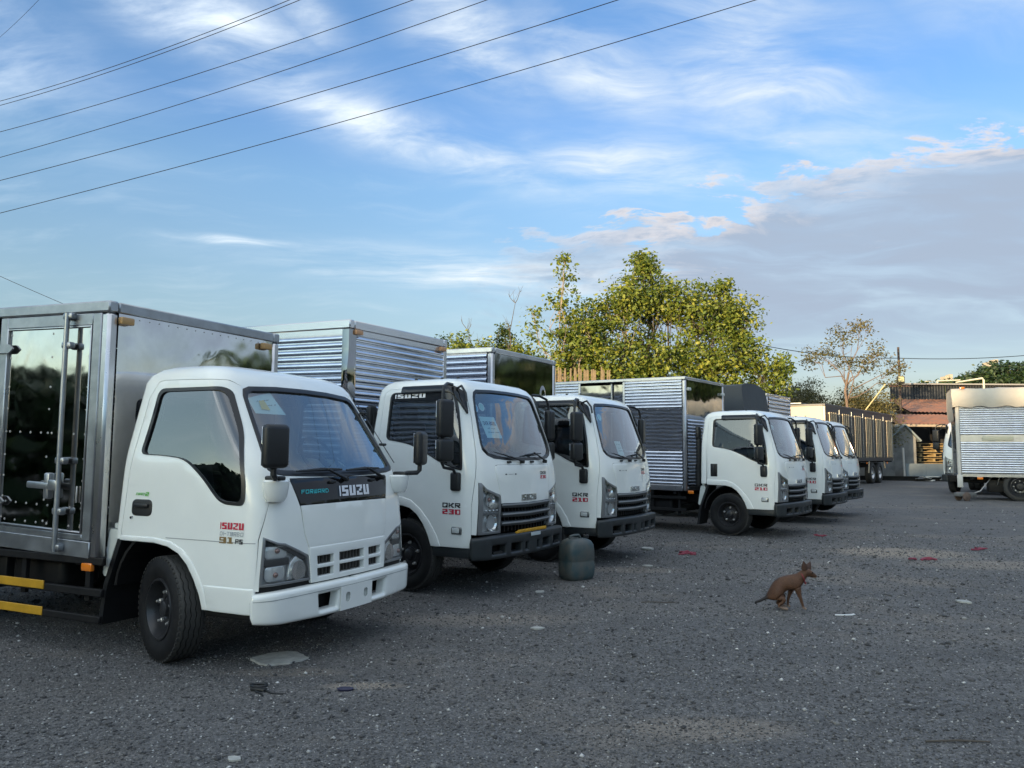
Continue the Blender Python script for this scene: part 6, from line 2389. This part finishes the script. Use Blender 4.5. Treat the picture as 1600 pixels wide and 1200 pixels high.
# ------------------------------------------------------------------ brown dog about to sit
def skin(name, joints, edges, m, parent, sub=2):
    me = bpy.data.meshes.new(name + '_frame')
    me.from_pydata([j[0] for j in joints], edges, [])
    o = bpy.data.objects.new(name + '_frame', me)
    COL.objects.link(o)
    md = o.modifiers.new('skin', 'SKIN')
    md.use_smooth_shade = True
    for i, j in enumerate(joints):
        r = j[1]
        me.skin_vertices[0].data[i].radius = r if isinstance(r, tuple) else (r, r)
    me.skin_vertices[0].data[0].use_root = True
    sb = o.modifiers.new('sub', 'SUBSURF')
    sb.levels = sub
    sb.render_levels = sub
    dg = bpy.context.evaluated_depsgraph_get()
    ev = o.evaluated_get(dg)
    nm = bpy.data.meshes.new_from_object(ev)
    bpy.data.objects.remove(o)
    bpy.data.meshes.remove(me)
    nm.name = name
    nm.materials.clear()
    nm.materials.append(m)
    nm.polygons.foreach_set('use_smooth', [True] * len(nm.polygons))
    return link(name, nm, parent)


def dog_mat():
    m = bpy.data.materials.new('dog_coat')
    m.use_nodes = True
    k = NT(m.node_tree)
    b = m.node_tree.nodes['Principled BSDF']
    tc = k.n('ShaderNodeTexCoord').outputs['Object']
    sp = k.n('ShaderNodeSeparateXYZ', i_0=tc).outputs
    nz = k.noise(tc, 60.0, 4.0).outputs[0]
    n2 = k.noise(tc, 9.0, 3.0).outputs[0]
    col = k.mix(nz, (.085, .038, .018, 1), (.135, .062, .030, 1))
    col = k.mix(k.step(n2, .45, .75, 0, .5), col, (.058, .027, .014, 1))
    # pale paws, dark tail, dark throat, pale muzzle
    col = k.mix(k.step(sp[2], .045, .012), col, (.30, .22, .17, 1))
    col = k.mix(k.step(sp[0], -.095, -.125), col, (.018, .014, .013, 1))
    mz = k.m('MULTIPLY', k.step(sp[0], .285, .315), k.step(sp[2], .300, .285))
    col = k.mix(k.m('MULTIPLY', mz, .7), col, (.26, .17, .11, 1))
    k.put(b.inputs['Base Color'], col)
    b.inputs['Roughness'].default_value = .6
    return m


DX, DY = 2.47, 7.28
dog = thing('dog', 'brown short-haired dog with pricked ears half sitting on the gravel, facing right', 'dog', (DX, DY, gz(DX, DY) + .004), radians(-4))
DM = dog_mat()
J = [((-.050, 0, .138), (.066, .074)),      # 0 pelvis
     ((.000, 0, .205), (.066, .070)),       # 1 loin
     ((.060, 0, .240), (.064, .072)),       # 2 mid back
     ((.130, 0, .255), (.070, .074)),       # 3 chest
     ((.185, 0, .272), (.052, .058)),       # 4 shoulder base of neck
     ((.222, 0, .312), (.042, .042)),       # 5 neck
     ((.250, 0, .340), (.042, .044)),       # 6 skull back
     ((.284, 0, .330), (.034, .036)),       # 7 brow
     ((.322, 0, .306), (.019, .020)),       # 8 muzzle
     ((.348, 0, .296), (.013, .013)),       # 9 nose tip
     ((-.100, 0, .110), (.018, .018)),      # 10 tail base
     ((-.145, -.005, .085), (.014, .014)),  # 11
     ((-.185, -.008, .068), (.012, .012)),  # 12
     ((-.215, -.008, .060), (.012, .012)),  # 13
     ((-.208, -.008, .042), (.007, .007)),  # 14 tail tip hangs
     # near hind leg
     ((-.012, -.046, .120), (.056, .042)),  # 15 thigh
     ((.042, -.058, .088), (.030, .026)),   # 16 knee forward
     ((-.025, -.058, .040), (.015, .014)),  # 17 hock
     ((.030, -.058, .018), (.014, .013)),   # 18 foot
     ((.068, -.058, .014), (.013, .013)),   # 19 toes
     # far hind leg
     ((-.012, .046, .120), (.056, .042)),
     ((.052, .058, .090), (.030, .026)),
     ((-.005, .058, .042), (.015, .014)),
     ((.055, .058, .020), (.014, .013)),
     ((.090, .058, .014), (.013, .013)),
     # near foreleg
     ((.160, -.045, .200), (.034, .030)),   # 25
     ((.172, -.047, .140), (.018, .017)),   # 26 elbow
     ((.192, -.047, .075), (.012, .012)),   # 27 wrist
     ((.206, -.047, .025), (.011, .011)),   # 28
     ((.232, -.047, .013), (.012, .011)),   # 29 paw
     # far foreleg
     ((.135, .045, .200), (.034, .030)),
     ((.115, .047, .140), (.018, .017)),
     ((.095, .047, .080), (.012, .012)),
     ((.092, .047, .028), (.011, .011)),
     ((.115, .047, .013), (.012, .011))]
E_ = [(0, 1), (1, 2), (2, 3), (3, 4), (4, 5), (5, 6), (6, 7), (7, 8), (8, 9), (0, 10), (10, 11), (11, 12), (12, 13), (13, 14),
      (0, 15), (15, 16), (16, 17), (17, 18), (18, 19), (0, 20), (20, 21), (21, 22), (22, 23), (23, 24),
      (3, 25), (25, 26), (26, 27), (27, 28), (28, 29), (3, 30), (30, 31), (31, 32), (32, 33), (33, 34)]
body = skin('body', J, E_, DM, dog)
def fur(src, n, seed=3):
    rng = np.random.default_rng(seed)
    me = src.data
    me.calc_loop_triangles()
    V = np.array([v.co[:] for v in me.vertices])
    T = np.array([t.vertices[:] for t in me.loop_triangles])
    A, B, C = V[T[:, 0]], V[T[:, 1]], V[T[:, 2]]
    N = np.cross(B - A, C - A)
    ar = np.linalg.norm(N, axis=1)
    i = rng.choice(len(T), n, p=ar / ar.sum())
    u, v = rng.random((2, n, 1))
    fl = (u + v) > 1
    u, v = np.where(fl, 1 - u, u), np.where(fl, 1 - v, v)
    P = A[i] + (B - A)[i] * u + (C - A)[i] * v
    nn = N[i] / ar[i][:, None]
    d = nn * .45 + np.array((-.75, 0, -.55)) + rng.normal(0, .25, (n, 3))
    d /= np.linalg.norm(d, axis=1, keepdims=True)
    L = .0085 * (.6 + .7 * rng.random((n, 1))) * np.where(P[:, 2:3] < .12, .55, 1.0)
    w = np.cross(d, nn)
    w /= np.linalg.norm(w, axis=1, keepdims=True) + 1e-9
    W_ = .0009
    Q = np.stack([P - w * W_, P + w * W_, P + d * L + nn * .001], 1).reshape(-1, 3)
    o = mesh_obj('fur', Q.tolist(), [(3 * k_, 3 * k_ + 1, 3 * k_ + 2) for k_ in range(n)], DM, dog, ang=None, merge=False)
    o['kind'] = 'stuff'


fur(body, 26000)
EARM = mat('dog_ear', (.060, .028, .018), .7)
for (bx, by, bz), (tx, ty, tz) in (((.232, -.026, .360), (.216, -.048, .444)), ((.272, .026, .358), (.306, .048, .428))):
    b, t = Vector((bx, by, bz)), Vector((tx, ty, tz))
    ax = (t - b).normalized()
    sd = ax.cross(Vector((0, 1, 0))).normalized()
    e = MB()
    for u, w_, d_ in ((0, .026, .012), (.3, .030, .010), (.65, .019, .006), (1, .002, .001)):
        p = b.lerp(t, u)
        yv = ax.cross(sd).normalized()
        for k_ in range(8):
            a = 2 * pi * k_ / 8
            e.v.append(tuple(p + sd * cos(a) * w_ + yv * sin(a) * d_))
    e.f += [(i * 8 + j, i * 8 + (j + 1) % 8, (i + 1) * 8 + (j + 1) % 8, (i + 1) * 8 + j) for i in range(3) for j in range(8)]
    e.f += [tuple(range(8))[::-1], tuple(24 + j for j in range(8))]
    e.build('ear', EARM, dog, ang=60)
for sg in (-1, 1):
    MB().sphere((.300, sg * .029, .336), .007, 8, 6).build('eye', mat('dog_eye', (.01, .008, .006), .1), dog)
MB().sphere((.360, 0, .298), (.010, .010, .008), 8, 6).build('nose', mat('dog_nose', (.012, .010, .010), .3), dog)
cl = [Vector((.214, 0, .288)) + Vector((cos(a) * .018, sin(a) * .050, cos(a) * -.045)) for a in np.linspace(0, 2 * pi, 25)[:-1]]
MB().tube(cl, .005, 6, closed=True).build('collar', mat('collar_red', (.22, .025, .035), .6), dog)
MB().rbox((.238, -.01, .240), (.014, .02, .02), .004).build('collar_tag', MATS['collar_red'], dog)

# ------------------------------------------------------------------ litter and marks on the gravel
LG = 'scraps lying on the gravel'


def scrap(name, label, cat, x, y, mb, m, rz=0.0, group=None):
    o = mb.build(name, m, None, (x, y, gz(x, y)), (0, 0, radians(rz)))
    return tag(o, label, cat, group)


cp = MB()
pr = random.Random(9)
top = [(-.150, .0), (-.085, .10), (.02, .155), (.09, .13), (.185, .02), (.10, -.07), (.0, -.115), (-.06, -.09)]
top = [(p * 1.2, q * 1.35) for p, q in densify(top, .03)]
top = [(p + pr.uniform(-.006, .006), q + pr.uniform(-.006, .006)) for p, q in top]
cp.prism(top, 'z', -.01, .016)
scrap('concrete_slab', 'flat pale grey patch of concrete in front of the nearest truck', 'slab', -1.63, 5.55, cp, mat('pale_concrete', (.48, .47, .43), .9, var=.35, vscale=14, bump=.5, bscale=40))

ky = MB()
ring = [(cos(a) * .050, sin(a) * .032, .009) for a in np.linspace(0, 2 * pi, 20)[:-1]]
ky.tube(ring, .008, 6, closed=True)
ky.rbox((.03, -.10, .014), (.10, .042, .02), .008, 2, Matrix.Rotation(radians(-18), 3, 'Z'))
ky.tube([(.08, -.115, .012), (.13, -.16, .008), (.20, -.17, .008)], .007, 6)
ky.tube([(.02, -.13, .010), (.07, -.17, .007), (.09, -.21, .007)], .006, 6)
scrap('broken_strap', 'broken black strap with a ring and buckle in the foreground below the nearest bumper', 'strap', -1.545, 4.92, ky, BLACKP)
lid = MB().lathe([(0, 0), (.035, 0), (.04, .012), (.03, .018), (0, .018)], 14, 'z').xf(lambda v: Vector((v.x * 1.3, v.y * .7, v.z)))
scrap('bottle_cap', 'small dark cap lying by the pale dusty patch', 'cap', -.995, 4.83, lid, mat('navy_plastic', (.02, .02, .05), .5))
st = MB().prism([(-.085, -.008), (-.02, -.014), (.05, -.006), (.095, .022), (.105, .010), (.06, -.020), (-.02, -.028), (-.09, -.022)], 'z', .004, .012)
scrap('white_stick', 'thin white plastic stick lying right of the dog', 'stick', 2.96, 7.03, st, DWHITE)


def cloth(n, seed, w=.26):
    r_ = random.Random(seed)
    mb = MB()
    for i in range(n):
        p = Vector((r_.uniform(-w, w), r_.uniform(-w * .5, w * .5), .01))
        pts = [p]
        for _ in range(4):
            p = p + Vector((r_.uniform(-.09, .11), r_.uniform(-.05, .05), 0))
            pts.append(Vector((p.x, p.y, r_.uniform(.006, .035))))
        mb.tube(pts, [.010, .016, .012, .016, .006], 5)
    return mb


PINK = mat('pink_ribbon', (.22, .03, .055), .6)
scrap('pink_ribbon', 'tangled pink-red plastic ribbon on the gravel between the third and fourth trucks', 'ribbon', 2.60, 11.15, cloth(6, 1), PINK)
scrap('pink_ribbon', 'scrap of pink-red ribbon at the far right beyond the dirt heap', 'ribbon', 7.0, 11.9, cloth(3, 2, .13), PINK)
scrap('pink_ribbon', 'small dark red scrap lying on the brown dirt heap', 'ribbon', 5.45, 10.5, cloth(3, 3, .07), PINK)
scrap('pink_ribbon', 'small red scrap on the ground under the front of the fourth truck', 'ribbon', 5.35, 13.6, cloth(2, 6, .05), PINK)
twig = MB().tube([(-.18, 0, .008), (-.06, .02, .010), (.06, -.01, .009), (.17, .02, .008)], [.004, .005, .005, .003], 6)
scrap('twig', 'dark twig lying left of the dog', 'twig', 1.42, 7.52, twig, BARK)
twig2 = MB().tube([(-.16, 0, .006), (0, .004, .010), (.16, .0, .006)], [.005, .006, .004], 6)
scrap('twig', 'short dark twig in the lower right foreground', 'twig', 2.22, 3.98, twig2, BARK)
pp = [(-.5, .8), (0, 1), (.6, .6), (1, .1), (.5, -.6), (-.3, -.8), (-1, -.1)]
for i, (x, y, s_, lab) in enumerate(((.22, 6.42, .045, 'pale paper scrap left of the dog in the middle of the yard'), (.30, 8.05, .05, 'pale scrap on the gravel below the jerrycan'), (2.02, 11.6, .10, 'pale flat scrap in front of the fourth truck'), (-1.27, 3.72, .030, 'flat pale stone near the bottom edge, left of centre'), (1.12, 3.55, .035, 'flat pale stone near the bottom edge, right of centre'), (.45, 3.46, .05, 'pale broken tile at the bottom edge of the picture'), (4.35, 7.6, .06, 'pale scrap far to the right of the dog'), (1.72, 9.9, .05, 'white scrap between the jerrycan and the fourth truck'))):
    mb = MB().prism([(p * s_ * 1.3, q * s_) for p, q in pp], 'z', .004, .004 + s_ * .25)
    scrap('scrap', lab, 'scrap', x, y, mb, mat('pale_scrap', (.42, .42, .39), .85, var=.3, vscale=20), i * 50, LG)
